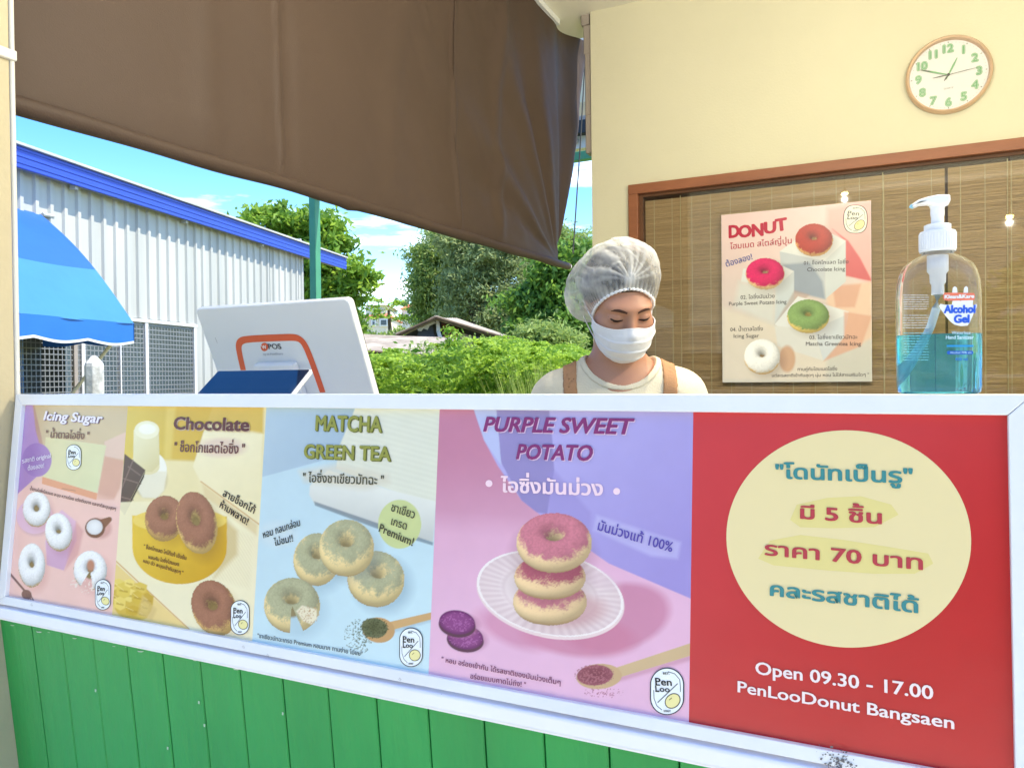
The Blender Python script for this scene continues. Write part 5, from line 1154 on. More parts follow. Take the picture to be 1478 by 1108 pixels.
def blue_awning():
    uE = BW.uv(57, 309)[0]; hT = -BW.uv(57, 309)[1]
    w0 = np.array([C0[0], C0[1], EYE + hT]) + DIR * uE
    EP = Plane(w0, NRM, (0, 0, -1)); d, dh = EP.uv(192, 467); d = min(d, 2.6); print('awning', d, dh)
    uL = uE - 5.0
    root = empty('blue_awning', 'two-tone blue canvas awning with scalloped white-edged valance on the white building', 'awning', tuple(w0))
    dk = mat('deep_blue_canvas', hexc(18, 88, 178), .45, var=.06, vscale=2, bump=.2, bscale=5); lt = mat('light_blue_canvas', hexc(50, 118, 190), .4, var=.06, vscale=2, bump=.35, bscale=6)
    EPm = EP.uv(127, 396); f = .60
    def surf(t): return t * d, -(dh * (t ** 1.0)) + .10 * math.sin(math.pi * t)
    def band(t0, t1, name, m):
        V = []; F = []; nu, nt = 60, 10
        for j in range(nt + 1):
            t = t0 + (t1 - t0) * j / nt; n_, h_ = surf(t)
            for i in range(nu + 1): 
                u = uL + (uE - uL) * i / nu; sag = -.03 * math.sin(math.pi * ((u - uL) % 1.25) / 1.25) * t * (1.2 - t) * 2
                V.append(P3S(u, hT + h_ + sag, n_ + .01))
        for j in range(nt):
            for i in range(nu): q = j * (nu + 1) + i; F.append((q, q + 1, q + nu + 2, q + nu + 1))
        o = mesh_np(name, V, np.array(F), m, smooth=True); keep(o, root)
    band(0, f, 'upper_canvas', dk); band(f, 1, 'lower_canvas', lt)
    # end gusset triangle
    V = [P3S(uE, hT - .0, .01)]; ts = np.linspace(0, 1, 12)
    for t in ts: n_, h_ = surf(t); V.append(P3S(uE, hT + h_, n_ + .01))
    V.append(P3S(uE, hT - dh, .01)); F = [(0, i + 1, i + 2) for i in range(len(ts) - 1)] + [(0, len(ts), len(ts) + 1)]
    keep(mesh_np('end_gusset', V, F, lt), root)
    # scalloped valance
    vh = abs(EP.uv(193, 498)[1] - EP.uv(193, 467)[1]); nn = 240; V = []; F = []; W = []; WF = []
    for i in range(nn + 1):
        u = uL + (uE - uL) * i / nn; k = ((uE - u) % .62) / .62; lo = vh * (.86 + .16 * abs(math.sin(math.pi * k)) * 1.0) - (.05 if False else 0)
        nn_ = d + .012 + .012 * math.sin(u * 9); a = P3S(u, hT - dh, nn_ - .001); b = P3S(u, hT - dh - lo, nn_); V += [a, b]; c = P3S(u, hT - dh - lo - .012, nn_ + .0015); b2 = P3S(u, hT - dh - lo + .012, nn_ + .003); W += [b2, c]
    for i in range(nn): F.append((2 * i, 2 * i + 2, 2 * i + 3, 2 * i + 1))
    keep(mesh_np('valance', V, F, mat('valance_canvas', hexc(26, 108, 188), .45, var=.06, vscale=2), smooth=True), root); keep(mesh_np('valance_piping', W, F, mat('piping', (.8, .82, .85), .6, var=.02), smooth=True), root)
    # side valance on the end
    V = []; F = []
    for i in range(31):
        n_ = d * i / 30; k = ((d - n_) % .62) / .62; lo = vh * (.86 + .16 * abs(math.sin(math.pi * k))); V += [P3S(uE + .004, hT - dh, n_ + .01), P3S(uE + .004, hT - dh - lo, n_ + .01)]
    for i in range(30): F.append((2 * i, 2 * i + 2, 2 * i + 3, 2 * i + 1))
    keep(mesh_np('side_valance', V, F, dk), root)
    q = MB(); q.tube([P3S(uE - .05, hT - dh - .0, d - .02), P3S(uE - .05, hT - dh - 1.1, .03)], .018, 8); keep(q.build('support_arm', M['pipe'], smooth=True), root)
    q = MB(); q.tube([P3S(uE - 1.6, hT - dh - .0, d - .02), P3S(uE - 1.6, hT - dh - 1.1, .03)], .018, 8); keep(q.build('support_arm', M['pipe'], smooth=True), root)
    q = MB(); q.tube([P3S(uE + .02, hT, .02), P3S(uE + .16, hT + .005, .02)], .02, 8); keep(q.build('wall_bar', M['pipe'], smooth=True), root)
blue_awning()

def fence_post():
    c = at_depth(136, 540, 7.0); zt = at_depth(136, 513, 7.0)[2]; r = 13.0 / FOC * 7
    V = []; q = MB(); q.lathe([(r, -c[2] * 0 - .0), (r * .98, 0), (r, zt - .10), (r * .92, zt - .07), (r * .35, zt - .01), (.005, zt)], 8, (c[0], c[1], 0))
    m = mat('weathered_white_concrete', hexc(226, 226, 224), .9, vscale=9, col2=hexc(150, 150, 146), bump=.6, bscale=22)
    o = q.build('concrete_post', m, bevel=.006); tag(o, 'stubby whitewashed concrete fence post with pointed top in front of the mesh', 'post')
fence_post()

# ================================================================== vegetation
def leaves(C, size, jit=.5, flat=.0, aspect=.42, tint=None, seed=0, droop=0.):
    """rhombic leaf faces at points C"""
    r = np.random.default_rng(seed); n = len(C)
    a = r.normal(size=(n, 3)); a[:, 2] = a[:, 2] * (1 - flat) - droop; a /= np.linalg.norm(a, axis=1)[:, None]
    b = r.normal(size=(n, 3)); b -= a * (a * b).sum(1)[:, None]; b /= np.linalg.norm(b, axis=1)[:, None] + 1e-9
    s = size * (1 + jit * (r.random(n) - .5))[:, None]
    V = np.stack([C - a * s, C + b * s * aspect, C + a * s, C - b * s * aspect], 1).reshape(-1, 3)
    F = np.arange(4 * n).reshape(n, 4); sh = np.repeat(np.clip((tint if tint is not None else r.random(n)) + r.normal(0, .12, n), 0, 1), 4)
    return V, F, sh
def clumps(blobs, nclump, per, spread, seed=0, shell=.55):
    """leaf clump centres through ellipsoids (c, r) and leaf points about them"""
    r = np.random.default_rng(seed); vol = np.array([np.prod(b[1]) ** .7 for b in blobs]); vol = vol / vol.sum(); P = []; T = []; CC = []
    for (c, rad), w in zip(blobs, vol):
        k = max(3, int(nclump * w)); d = r.normal(size=(k, 3)); d /= np.linalg.norm(d, axis=1)[:, None]; rr = (shell + (1 - shell) * r.random(k) ** .6)[:, None] * (1 + .16 * r.normal(size=(k, 1)))
        cc = np.array(c) + d * rr * np.array(rad); CC.append(cc)
        for q in cc:
            m = int(per * r.uniform(.5, 1.4)); s = spread * r.uniform(.6, 1.4); off = r.normal(size=(m, 3)) * s * np.array([1, 1, .55]); P.append(q + off); T.append(np.full(m, r.uniform(.1, .9)))
    return np.vstack(P), np.concatenate(T), np.vstack(CC)
bark = mat('bark', hexc(106, 90, 72), .95, vscale=9, col2=hexc(74, 62, 50), bump=.8, bscale=16, stretch=(1, 1, .3))
def tree(label, pb, depth, blobs_px, trunk_px, mleaf, nclump, per, spread, size, seed, trunk_r=.14, group=None, cat='tree', aspect=.42, droop=0., name='leafy_tree', shell=.5, zbase=0.):
    base = at_depth(trunk_px[0], trunk_px[1], depth); base = np.array([base[0], base[1], zbase])
    bl = []
    for (x, y, rx, ry, dd) in blobs_px:
        c = at_depth(x, y, depth + dd); k = (depth + dd) / FOC; bl.append((c, (rx * k, rx * k * .9, ry * k)))
    root = empty(name, label, cat, tuple(base), group)
    P, T, CC = clumps(bl, nclump, per, spread, seed, shell); V, F, sh = leaves(P, size, tint=T, seed=seed, aspect=aspect, droop=droop)
    keep(mesh_np('crown', V, F, mleaf, attr=sh, attrname='shade'), root)
    r = np.random.default_rng(seed + 50); q = MB(); top = np.mean([b[0] for b in bl], 0); fork = base + (top - base) * .45
    q.tube([base, base + (fork - base) * .5 + r.normal(0, .04, 3), fork], [trunk_r, trunk_r * .8, trunk_r * .62], 10); keep(q.build('trunk', bark, smooth=True), root)
    q = MB()
    for (c, rad) in bl:
        m1 = fork + (np.array(c) - fork) * .5 + r.normal(0, .1, 3); q.tube([fork, m1, c], [trunk_r * .45, trunk_r * .32, trunk_r * .16], 7)
    for k in r.choice(len(CC), min(len(CC), 70), replace=False):
        c = CC[k]; j = int(np.argmin([np.linalg.norm(c - b[0]) for b in bl])); q.tube([bl[j][0], (c + bl[j][0]) / 2 + r.normal(0, .05, 3), c], [trunk_r * .16, trunk_r * .10, trunk_r * .04], 5, cap=False)
    keep(q.build('limbs', bark, smooth=True), root)
    return root
LF1 = leaf_mat('fresh_broad_leaf', (.09, .22, .025), (.30, .48, .08)); LF2 = leaf_mat('fine_feathery_leaf', (.13, .23, .06), (.36, .48, .15)); LF3 = leaf_mat('dark_leaf', (.05, .15, .028), (.22, .40, .07)); LF4 = leaf_mat('bright_weed_leaf', (.10, .25, .025), (.36, .54, .08)); LF5 = leaf_mat('grey_green_leaf', (.16, .23, .09), (.38, .46, .22))
LFG = leaf_mat('grass_blade', (.18, .30, .05), (.44, .52, .18))
tree('broad-leaved bright green tree rising behind the white corrugated building', None, 19, [(385, 325, 36, 30, 0), (445, 330, 42, 36, 0), (420, 375, 50, 40, 0), (478, 340, 26, 30, .3), (485, 390, 40, 40, -.2), (515, 412, 28, 26, 0), (470, 425, 40, 30, 0)], (462, 560), LF1, 150, 80, .16, .10, 3)
tree('tall grey-green feathery tree standing left of centre behind the fallen shed roof', None, 26, [(625, 410, 34, 44, 0), (640, 365, 34, 40, 0), (610, 385, 22, 30, 0), (650, 450, 40, 40, 0), (625, 470, 30, 34, 0)], (640, 560), LF2, 260, 120, .20, .085, 5, name='feathery_tree', aspect=.3, droop=.3)
tree('largest grey-green feathery tree with visible dark limbs behind the shed gable', None, 24, [(700, 370, 44, 46, 0), (672, 400, 40, 50, 0), (735, 400, 44, 48, .5), (690, 450, 50, 44, 0), (740, 455, 42, 40, 0), (715, 330, 44, 40, 0), (660, 345, 30, 30, 0)], (695, 560), LF5, 380, 125, .20, .08, 7, trunk_r=.2, name='feathery_tree', aspect=.3, droop=.3, shell=.45)
tree('dense dark green tree close behind the hairnet of the seller', None, 17, [(800, 420, 40, 46, 0), (770, 455, 36, 44, 0), (820, 470, 44, 48, 0), (775, 500, 34, 30, 0), (850, 440, 30, 50, 0), (815, 385, 34, 30, 0), (845, 500, 34, 34, 0)], (815, 560), LF3, 330, 120, .15, .085, 9, name='leafy_tree')
tree('pale sunlit feathery tree visible through the gap beside the cream wall', None, 23, [(835, 365, 26, 34, 0), (812, 350, 20, 24, 0), (858, 380, 24, 30, 0), (830, 400, 34, 30, 0)], (838, 560), LF2, 150, 100, .16, .07, 11, name='feathery_tree', aspect=.3)
tree('mid green rounded tree between the far orange roofs and the feathery trees', None, 31, [(614, 474, 18, 26, 0), (600, 494, 20, 14, 0), (640, 490, 40, 20, 0)], (605, 560), LF1, 110, 80, .2, .11, 13)
tree('bright green bushy tree to the left of the seller behind the tall grass', None, 14, [(772, 490, 22, 22, 0), (800, 500, 28, 26, 0), (745, 504, 20, 14, 0)], (765, 560), LF2, 150, 120, .13, .05, 15, name='bushy_tree', aspect=.3)

def weeds():
    """undergrowth between the kiosk and the ruined shed: one mass"""
    r = np.random.default_rng(21); P = []; T = []
    # tops follow the photographed outline of the growth
    xs = [500, 520, 545, 570, 600, 625, 650, 690, 720, 760, 800, 840]; tops = [534, 537, 540, 540, 538, 532, 528, 522, 514, 514, 520, 522]
    def top(x, d): return np.interp(x, xs, tops) + 8 * math.sin(x * .075 + .6) + 6 * math.sin(x * .19 + d) + 5 * math.sin(x * .37 + 2 * d)
    for _ in range(760):
        x = r.uniform(495, 850); d = r.uniform(7.0, 13.0); yt = top(x, d) + (13.0 - d) * 2.6 * (.5 if x < 600 else 1) + abs(r.normal(0, 8)) + 22 * (math.sin(x * .11 + d * 2.1) * .5 + .3); c = at_depth(x, yt + r.uniform(0, 60) ** 1.0, d)
        if c[2] < .1: continue
        m = 64; off = r.normal(size=(m, 3)) * r.uniform(.06, .13) * np.array([1, 1, .7]); P.append(c + off); T.append(np.full(m, r.uniform(.15, .95)))
    P = np.vstack(P); T = np.concatenate(T); V, F, sh = leaves(P, .036, jit=1.3, tint=T, seed=3, aspect=.4)
    o = mesh_np('undergrowth', V, F, LF4, attr=sh, attrname='shade'); tag(o, 'dense bright green weeds and shrubs growing wild before the ruined shed', 'undergrowth', kind='stuff')
    P = []; T = []
    for _ in range(260):
        x = r.uniform(500, 850); d = r.uniform(6.6, 12.0); c = at_depth(x, top(x, d) + r.uniform(6, 50), d); m = 34; P.append(c + r.normal(size=(m, 3)) * r.uniform(.07, .16) * np.array([1, 1, .8])); T.append(np.full(m, r.uniform(.0, .8)))
    V, F, sh = leaves(np.vstack(P), .042, jit=1.0, tint=np.concatenate(T), seed=13, aspect=.45); o = mesh_np('broad_leaf_weeds', V, F, LF1, attr=sh, attrname='shade'); tag(o, 'darker broad-leaved weeds mixed through the bright undergrowth', 'weeds', kind='stuff')
    # arching compound sprays standing out of the mass
    P = []; T = []
    for _ in range(240):
        x = r.uniform(500, 860); d = r.uniform(6.2, 12.5); yt = top(x, d) + r.normal(4, 11); p = at_depth(x, yt, d)
        for k in range(9):
            az = r.uniform(0, 6.28); L = r.uniform(.18, .38)
            t = np.linspace(0, 1, 16); q = p + np.stack([np.cos(az) * L * t, np.sin(az) * L * t, L * (.7 * t - .9 * t * t)], 1); side = np.array([-math.sin(az), math.cos(az), 0])
            for sg in (-1, 1): P.append(q + side * sg * .035 * np.sin(np.pi * np.clip(t, .1, .95))[:, None] + r.normal(0, .004, (16, 3))); T.append(np.full(16, r.uniform(.3, 1)))
    P = np.vstack(P); V, F, sh = leaves(P, .024, tint=np.concatenate(T), seed=8, aspect=.45, flat=.6)
    o = mesh_np('weed_sprays', V, F, LF4, attr=sh, attrname='shade'); tag(o, 'arching feathery weed sprays standing above the green undergrowth', 'weeds', kind='stuff')
    # tall pale grass on the right
    V = []; T = []
    for _ in range(3000):
        x = r.uniform(735, 860); d = r.uniform(5.5, 12); b = at_depth(x, 560, d); b[2] = .0; yt = r.uniform(522, 556) - (x - 640) * .03; h = at_depth(x, yt, d)[2]
        if x < 760 and r.random() < .6: continue
        az = r.uniform(0, 6.28); w = np.array([math.cos(az), math.sin(az), 0]) * .006; ln = np.array([math.cos(az + 1.5), math.sin(az + 1.5), 0]) * r.uniform(.1, .5)
        V += [b - w, b + w, b + ln * .35 + w * .7 + np.array([0, 0, h * .6]), b + ln * .35 - w * .7 + np.array([0, 0, h * .6])]; V += [b + ln * .35 - w * .7 + np.array([0, 0, h * .6]), b + ln * .35 + w * .7 + np.array([0, 0, h * .6]), b + ln + w * .1 + np.array([0, 0, h]), b + ln - w * .1 + np.array([0, 0, h])]; T += [r.random()] * 8
    o = mesh_np('tall_grass', V, np.arange(len(V)).reshape(-1, 4), LFG, attr=np.array(T), attrname='shade'); tag(o, 'tall pale green grass behind the shoulder of the seller', 'grass', kind='stuff')
weeds()
def herb(label, x, y, d, w, h, ml, n, seed, size=.035, group=None, name='weed_shrub'):
    c = at_depth(x, y, d); k = d / FOC; base = np.array([c[0], c[1], 0.]); root = empty(name, label, 'shrub', tuple(base), group); r = np.random.default_rng(seed); P = []; T = []; q = MB()
    for s in range(14):
        a = r.uniform(0, 6.28); tip = c + np.array([math.cos(a) * w * k * r.uniform(.2, 1), math.sin(a) * w * k * .6, (r.uniform(-.2, 1) * h) * k]); m1 = base + (tip - base) * .55 + np.array([math.cos(a), math.sin(a), 0]) * .03; q.tube([base, m1, tip], [.010, .007, .003], 5)
        for t in np.linspace(.35, 1, n):
            p = base + (m1 - base) * min(1, t / .55) if t < .55 else m1 + (tip - m1) * (t - .55) / .45; P.append(p + r.normal(0, .055, (16, 3)) * np.array([1, 1, .6])); T.append(np.full(16, r.uniform(.2, 1)))
    V, F, sh = leaves(np.vstack(P), size, tint=np.concatenate(T), seed=seed, aspect=.42, flat=.3); keep(mesh_np('foliage', V, F, ml, attr=sh, attrname='shade'), root); keep(q.build('stems', mat('green_stem', hexc(96, 120, 60), .8, var=.1), smooth=True), root)
herb('tall feathery sapling standing in front of the ruined gable', 656, 508, 10.5, 20, 34, LF4, 9, 1)
herb('low dark-shadowed bush right beside the till', 528, 535, 8.5, 26, 26, LF1, 10, 2)
herb('bright leafy bush under the edge of the fibre cement roof', 585, 540, 8.2, 36, 24, LF4, 10, 3)
herb('leafy bush with yellow-green tips near the shoulder of the seller', 778, 530, 8.0, 26, 22, LF4, 10, 4)
herb('broad weed bush spreading below the right slope of the ruined roof', 715, 520, 9.0, 40, 22, LF4, 10, 5)

herb('yellow-green fern-like shrub leaning right under the hut ridge', 612, 522, 9.6, 30, 26, LF2, 10, 6, size=.028)
herb('bright round bush at the foot of the lean-to roof near the till', 556, 528, 9.4, 22, 18, LF4, 10, 7)
herb('airy pale weed shrub between the sapling and the right roof end', 690, 512, 10.2, 26, 26, LF2, 10, 8, size=.03)
herb('leafy bush just left of the tall grass patch', 742, 516, 8.6, 24, 24, LF1, 10, 9, size=.045)
herb('dark broad-leaved low bush in the middle of the undergrowth', 634, 542, 7.6, 30, 20, LF3, 10, 10, size=.05)
# ------------------------------------------------------------------ ruined shed with fibre cement roofs
def ruin():
    d = 15.0; fc = mat('weathered_fibre_cement', hexc(176, 168, 158), .9, vscale=2.2, col2=hexc(118, 108, 100), bump=.5, bscale=18)
    root = empty('ruined_hut', 'tumbledown hut with grey corrugated fibre cement gable roof and torn white sheeting', 'hut', tuple(at_depth(640, 560, d) * np.array([1, 1, 0])))
    A = lambda x, y, dd=0: at_depth(x, y, d + dd)
    def corr_roof(a, b, c, e, n, name, amp=.03, t=.02):   # quad a-b (eave to eave along the ridge direction), e-c lower edge
        V = []; F = []; N = n * 8
        up_ = np.cross(b - a, e - a); up_ /= np.linalg.norm(up_); up_ = up_ if up_[2] > 0 else -up_
        for i in range(N + 1):
            s = i / N; w = up_ * amp * math.sin(2 * math.pi * n * s)
            for tt in (0, .33, .66, 1): V.append((a * (1 - s) + b * s) * (1 - tt) + (e * (1 - s) + c * s) * tt + w + np.array([0, 0, -.02 * math.sin(tt * 3.1 + s * 5)]))
        for i in range(N):
            for k in range(3): q = i * 4 + k; F.append((q, q + 1, q + 5, q + 4))
        V2 = [v - up_ * t for v in V]; F2 = [tuple(len(V) + k for k in f[::-1]) for f in F]
        keep(mesh_np(name, V + V2, F + F2, fc, smooth=True), root)
    ap, apb = A(628, 457, -1), A(660, 462, 2.5); rl, rlb = A(746, 492, -.6), A(748, 491, 2.6); ll, llb = A(571, 483, -1), A(598, 478, 2.5)
    corr_roof(ap, apb, rlb, rl, 9, 'roof_slope'); corr_roof(ap, apb, llb, ll, 9, 'roof_slope')
    dk = mat('dark_boards', hexc(74, 78, 84), .9, var=.3, vscale=4); 
    b0, b1 = A(580, 486, -.6), A(735, 494, -.3)
    q = MB(); q.prism([A(580, 486, -.5), A(628, 462, -.5), A(735, 493, -.3), A(735, 560, -.3), A(580, 560, -.5)], FW * .06); keep(q.build('gable_boarding', dk), root)
    bl = mat('blue_grey_panel', hexc(86, 96, 112), .8, var=.1); rd = mat('reddish_sheet', hexc(122, 74, 66), .9, var=.2); tn = mat('tan_board', hexc(176, 150, 122), .9, var=.2)
    def panel(pts, m, name, dd): q = MB(); q.prism([A(x, y, dd) for x, y in pts], FW * .02); keep(q.build(name, m), root)
    panel([(602, 484), (606, 473), (624, 466), (628, 490)], bl, 'window_panel', -.62); panel([(637, 466), (662, 474), (660, 492), (640, 486)], rd, 'red_sheet', -.62); panel([(664, 480), (682, 485), (682, 500), (664, 498)], tn, 'board', -.66); panel([(684, 484), (700, 489), (700, 500), (684, 498)], bl, 'board', -.7)
    wh = mat('torn_white_sheet', hexc(224, 224, 220), .8, var=.06)
    panel([(602, 471), (612, 467), (626, 463), (630, 466), (620, 470), (617, 476), (611, 474), (608, 478), (603, 477)], wh, 'torn_sheet', -.75); panel([(629, 462), (634, 464), (636, 480), (641, 494), (634, 493), (630, 478)], wh, 'torn_sheet', -.8)
    q = MB(); q.tube([A(572, 484, -1.05), A(629, 458, -1.05)], .03, 6); q.tube([A(629, 458, -1.05), A(746, 493, -.65)], .03, 6); keep(q.build('barge_pole', bark, smooth=True), root)
    q = MB(); q.tube([A(572, 485.5, -.9), A(640, 488.5, -.9)], .022, 6); keep(q.build('red_rail', mat('red_rail_paint', hexc(160, 60, 60), .7, var=.1)), root)
    # lower lean-to roof in front
    r2 = empty('lean_to', 'low lean-to with a long rough fibre cement roof sinking into the weeds', 'hut', tuple(at_depth(580, 560, 12) * np.array([1, 1, 0])))
    root = r2
    B = lambda x, y, dd: at_depth(x, y, dd)
    def roof2(a, b, c, e):
        nonlocal root; corr_roof(a, b, c, e, 26, 'roof_sheet', .028)
    a, b, c, e = B(480, 480, 13.6), B(662, 488, 13.6), B(655, 517, 11.4), B(488, 504, 11.4); corr_roof(a, e, c, b, 10, 'roof_sheet', .022)
    q = MB(); q.frame_box(B(490, 507, 11.6) * np.array([1, 1, 0]), RT * 1.7, _fw * 1.7, (0, 0, 1.45)); keep(q.build('lean_to_wall', dk), r2)
    q = MB(); q.tube([B(484, 504.5, 11.5), B(656, 517.5, 11.5)], .035, 6); keep(q.build('eave_pole', bark, smooth=True), r2)
ruin()

# ------------------------------------------------------------------ far houses and papaya
def far_houses():
    d = 44.; wl_ = mat('house_wall', hexc(226, 214, 196), .8, var=.05); rf = mat('orange_roof_tile', hexc(206, 112, 82), .8, var=.12, vscale=1, bump=.4, bscale=6); gl = mat('window_dark', hexc(70, 84, 96), .2, var=.1); fr = mat('white_trim', hexc(226, 226, 226), .7, var=.02)
    A = lambda x, y, dd=0: at_depth(x, y, d + dd)
    def house(label, x0, x1, yt, yb, ridge, eo=3, dd=0, wins=()):
        root = empty('far_house', label, 'house', tuple(A((x0 + x1) / 2, 560, dd) * np.array([1, 1, 0])))
        o = A(x0, yt, dd); W = (x1 - x0) * (d + dd) / FOC; H = o[2]; D = 5.0
        q = MB(); q.frame_box((o[0], o[1], 0), _rt * W, _fw * D, (0, 0, H)); keep(q.build('wall', wl_), root)
        e = eo * (d + dd) / FOC; z = H; rz = A(x0, ridge, dd)[2]
        c = [np.array([o[0], o[1], z]) - _rt * e - _fw * e, np.array([o[0], o[1], z]) + _rt * (W + e) - _fw * e, np.array([o[0], o[1], z]) + _rt * (W + e) + _fw * (D + e), np.array([o[0], o[1], z]) - _rt * e + _fw * (D + e)]
        r0 = np.array([o[0], o[1], rz]) + _rt * W * .32 + _fw * D / 2; r1 = np.array([o[0], o[1], rz]) + _rt * W * .68 + _fw * D / 2
        keep(mesh_np('roof', c + [r0, r1], [(0, 1, 5, 4), (1, 2, 5), (2, 3, 4, 5), (3, 0, 4), (3, 2, 1, 0)], rf), root)
        for (wx0, wx1, wy0, wy1) in wins:
            a = A(wx0, wy0, dd); b = A(wx1, wy1, dd); w_ = (wx1 - wx0) * (d + dd) / FOC
            q = MB(); q.frame_box(a * np.array([1, 1, 0]) + np.array([0, 0, b[2]]) - _fw * .08, _rt * w_, _fw * .1, (0, 0, a[2] - b[2])); f = q.build('window', fr); keep(f, root)
            q = MB(); q.frame_box(a * np.array([1, 1, 0]) + np.array([0, 0, b[2] + .08]) - _fw * .10 + _rt * .08, _rt * (w_ - .16), _fw * .05, (0, 0, a[2] - b[2] - .16)); g = q.build('pane', gl); g.parent = f
    house('pale far house with low orange hipped roof and two windows left of the papaya', 524, 562, 458, 500, 447, wins=((536, 543, 462, 471), (548, 560, 460, 471)))
    house('taller far house whose orange roof peeks out beside the feathery tree', 580, 616, 446, 500, 430, dd=6, wins=((584, 592, 452, 460),))
    house('white flat-fronted far building beyond the bright tree', 528, 558, 441, 480, 436, dd=14, wins=((532, 538, 444, 447), (542, 550, 444, 447)))
    # pink blossoms of the far shrub
    root = empty('papaya_tree', 'slender papaya tree with a rosette of yellow-green leaves before the far house', 'tree', tuple(at_depth(562, 560, 30) * np.array([1, 1, 0])))
    b = at_depth(563, 478, 30); base = np.array([b[0], b[1], 0]); tp = at_depth(561, 447, 30); q = MB(); q.tube([base, b, tp], [.10, .08, .06], 8); keep(q.build('trunk', bark, smooth=True), root)
    r = np.random.default_rng(3); P = []; q = MB()
    for k in range(17):
        a = r.uniform(0, 6.28); L = r.uniform(.45, .95); tip = tp + np.array([math.cos(a) * L, math.sin(a) * L, r.uniform(-.35, .45)]); q.tube([tp, (tp + tip) / 2 + np.array([0, 0, .1]), tip], .012, 5); P.append(tip + r.normal(0, .12, (40, 3)) * np.array([1, 1, .35]))
    V, F, sh = leaves(np.vstack(P), .10, seed=4, aspect=.4, flat=.4); keep(mesh_np('crown', V, F, LF4, attr=sh, attrname='shade'), root); keep(q.build('leaf_stalks', mat('stalk', hexc(150, 160, 90), .8, var=.1), smooth=True), root)
far_houses()
tree('light green loose shrub in front of the far orange-roofed houses', None, 28, [(545, 494, 20, 11, 0), (525, 490, 12, 14, 0), (578, 488, 16, 11, 0), (600, 494, 20, 10, 0)], (550, 560), LF2, 80, 80, .16, .08, 31, name='loose_shrub', cat='shrub', trunk_r=.05)
tree('thin tree behind the eave of the corrugated building beside the till', None, 21, [(495, 455, 20, 20, 0), (505, 470, 12, 18, 0)], (505, 560), LF3, 70, 80, .15, .09, 33, name='leafy_tree', trunk_r=.07)
# distant wood closing the horizon
def wood():
    r = np.random.default_rng(5); P = []; T = []
    for _ in range(900):
        a = r.uniform(math.radians(-75), math.radians(6)); d = r.uniform(55, 75); h = abs(r.normal(2.2, 1.2)) + (vnoise(np.array([a * 22]), np.array([1.]), 3)[0]) * 2.4
        c = np.array([math.sin(a) * d, math.cos(a) * d, r.uniform(0, 1) * h]); P.append(c + r.normal(0, .7, (40, 3))); T.append(np.full(40, r.uniform(.1, .9)))
    V, F, sh = leaves(np.vstack(P), .32, tint=np.concatenate(T), seed=6, aspect=.6); o = mesh_np('distant_wood', V, F, LF3, attr=sh, attrname='shade'); tag(o, 'distant belt of green woodland along the horizon', 'wood', kind='stuff')
wood()
# street tree and an added shophouse row behind the photographer, mirrored in the window glass
tree('green street tree behind the photographer mirrored faintly in the window glass', None, 1.0, [(0, 0, 1, 1, 0)], (0, 560), LF2, 2, 2, .1, .05, 1) if False else None
def street_tree():
    base = np.array([2.2, -6.5, 0]); root = empty('street_tree', 'green street tree behind the photographer, mirrored faintly in the window glass', 'tree', tuple(base)); bl = [((2.2, -6.5, 2.1), (1.5, 1.2, .9)), ((3.3, -6.3, 1.8), (1.0, 1.0, .7)), ((.9, -6.8, 1.7), (.8, .8, .6)), ((-.8, -7.4, 1.9), (.8, .8, .7))]
    P, T, CC = clumps(bl, 110, 110, .16, 41); V, F, sh = leaves(P, .08, tint=T, seed=41); keep(mesh_np('crown', V, F, LF2, attr=sh, attrname='shade'), root)
    q = MB(); q.tube([base, base + np.array([0, 0, 1.1]), (2.2, -6.5, 2.1)], [.14, .11, .07], 9); keep(q.build('trunk', bark, smooth=True), root)
street_tree()
def reflection_blocker():  # added building: keeps sky out of the glass, bounces light to the banner
    root = empty('sky_blocking_shophouse', 'unseen beige shophouse row added behind the photographer to cut sky reflections in the window', 'building', (0, -11, 0)); wl_ = mat('added_shophouse_wall', hexc(224, 214, 194), .85, var=.08, vscale=.7)
    q = MB(); q.box(-14, 12, -14, -11, 0, 6.4); keep(q.build('wall', wl_), root); q = MB(); q.box(-12.3, 9.3, -14.2, -10.5, 6.4, 6.6); keep(q.build('roof', M['concrete']), root)
    dk = mat('shutter_grey', hexc(120, 126, 130), .6, var=.1)
    for x in (-10, -6, -2, 2, 6): q = MB(); q.box(x, x + 2.4, -10.98, -10.9, 0, 2.5); keep(q.build('shutter', dk), root)
reflection_blocker()

# ================================================================== the seller
def smin(a, b, k):
    h = np.clip(.5 + .5 * (b - a) / k, 0, 1); return b * (1 - h) + a * h - k * h * (1 - h)
def caps(P, a, b, ra, rb):
    a = np.asarray(a, np.float32); b = np.asarray(b, np.float32); e = b - a; w = [P[i] - a[i] for i in range(3)]
    t = np.clip((w[0] * e[0] + w[1] * e[1] + w[2] * e[2]) / float(e @ e), 0, 1)
    return np.sqrt((w[0] - e[0] * t) ** 2 + (w[1] - e[1] * t) ** 2 + (w[2] - e[2] * t) ** 2) - (ra + (rb - ra) * t)
def ellq(P, c, r):
    x, y, z = [(P[i] - c[i]) / r[i] for i in range(3)]; k0 = np.sqrt(x * x + y * y + z * z)
    k1 = np.sqrt((x / r[0]) ** 2 + (y / r[1]) ** 2 + (z / r[2]) ** 2) + 1e-9; return k0 * (k0 - 1) / k1
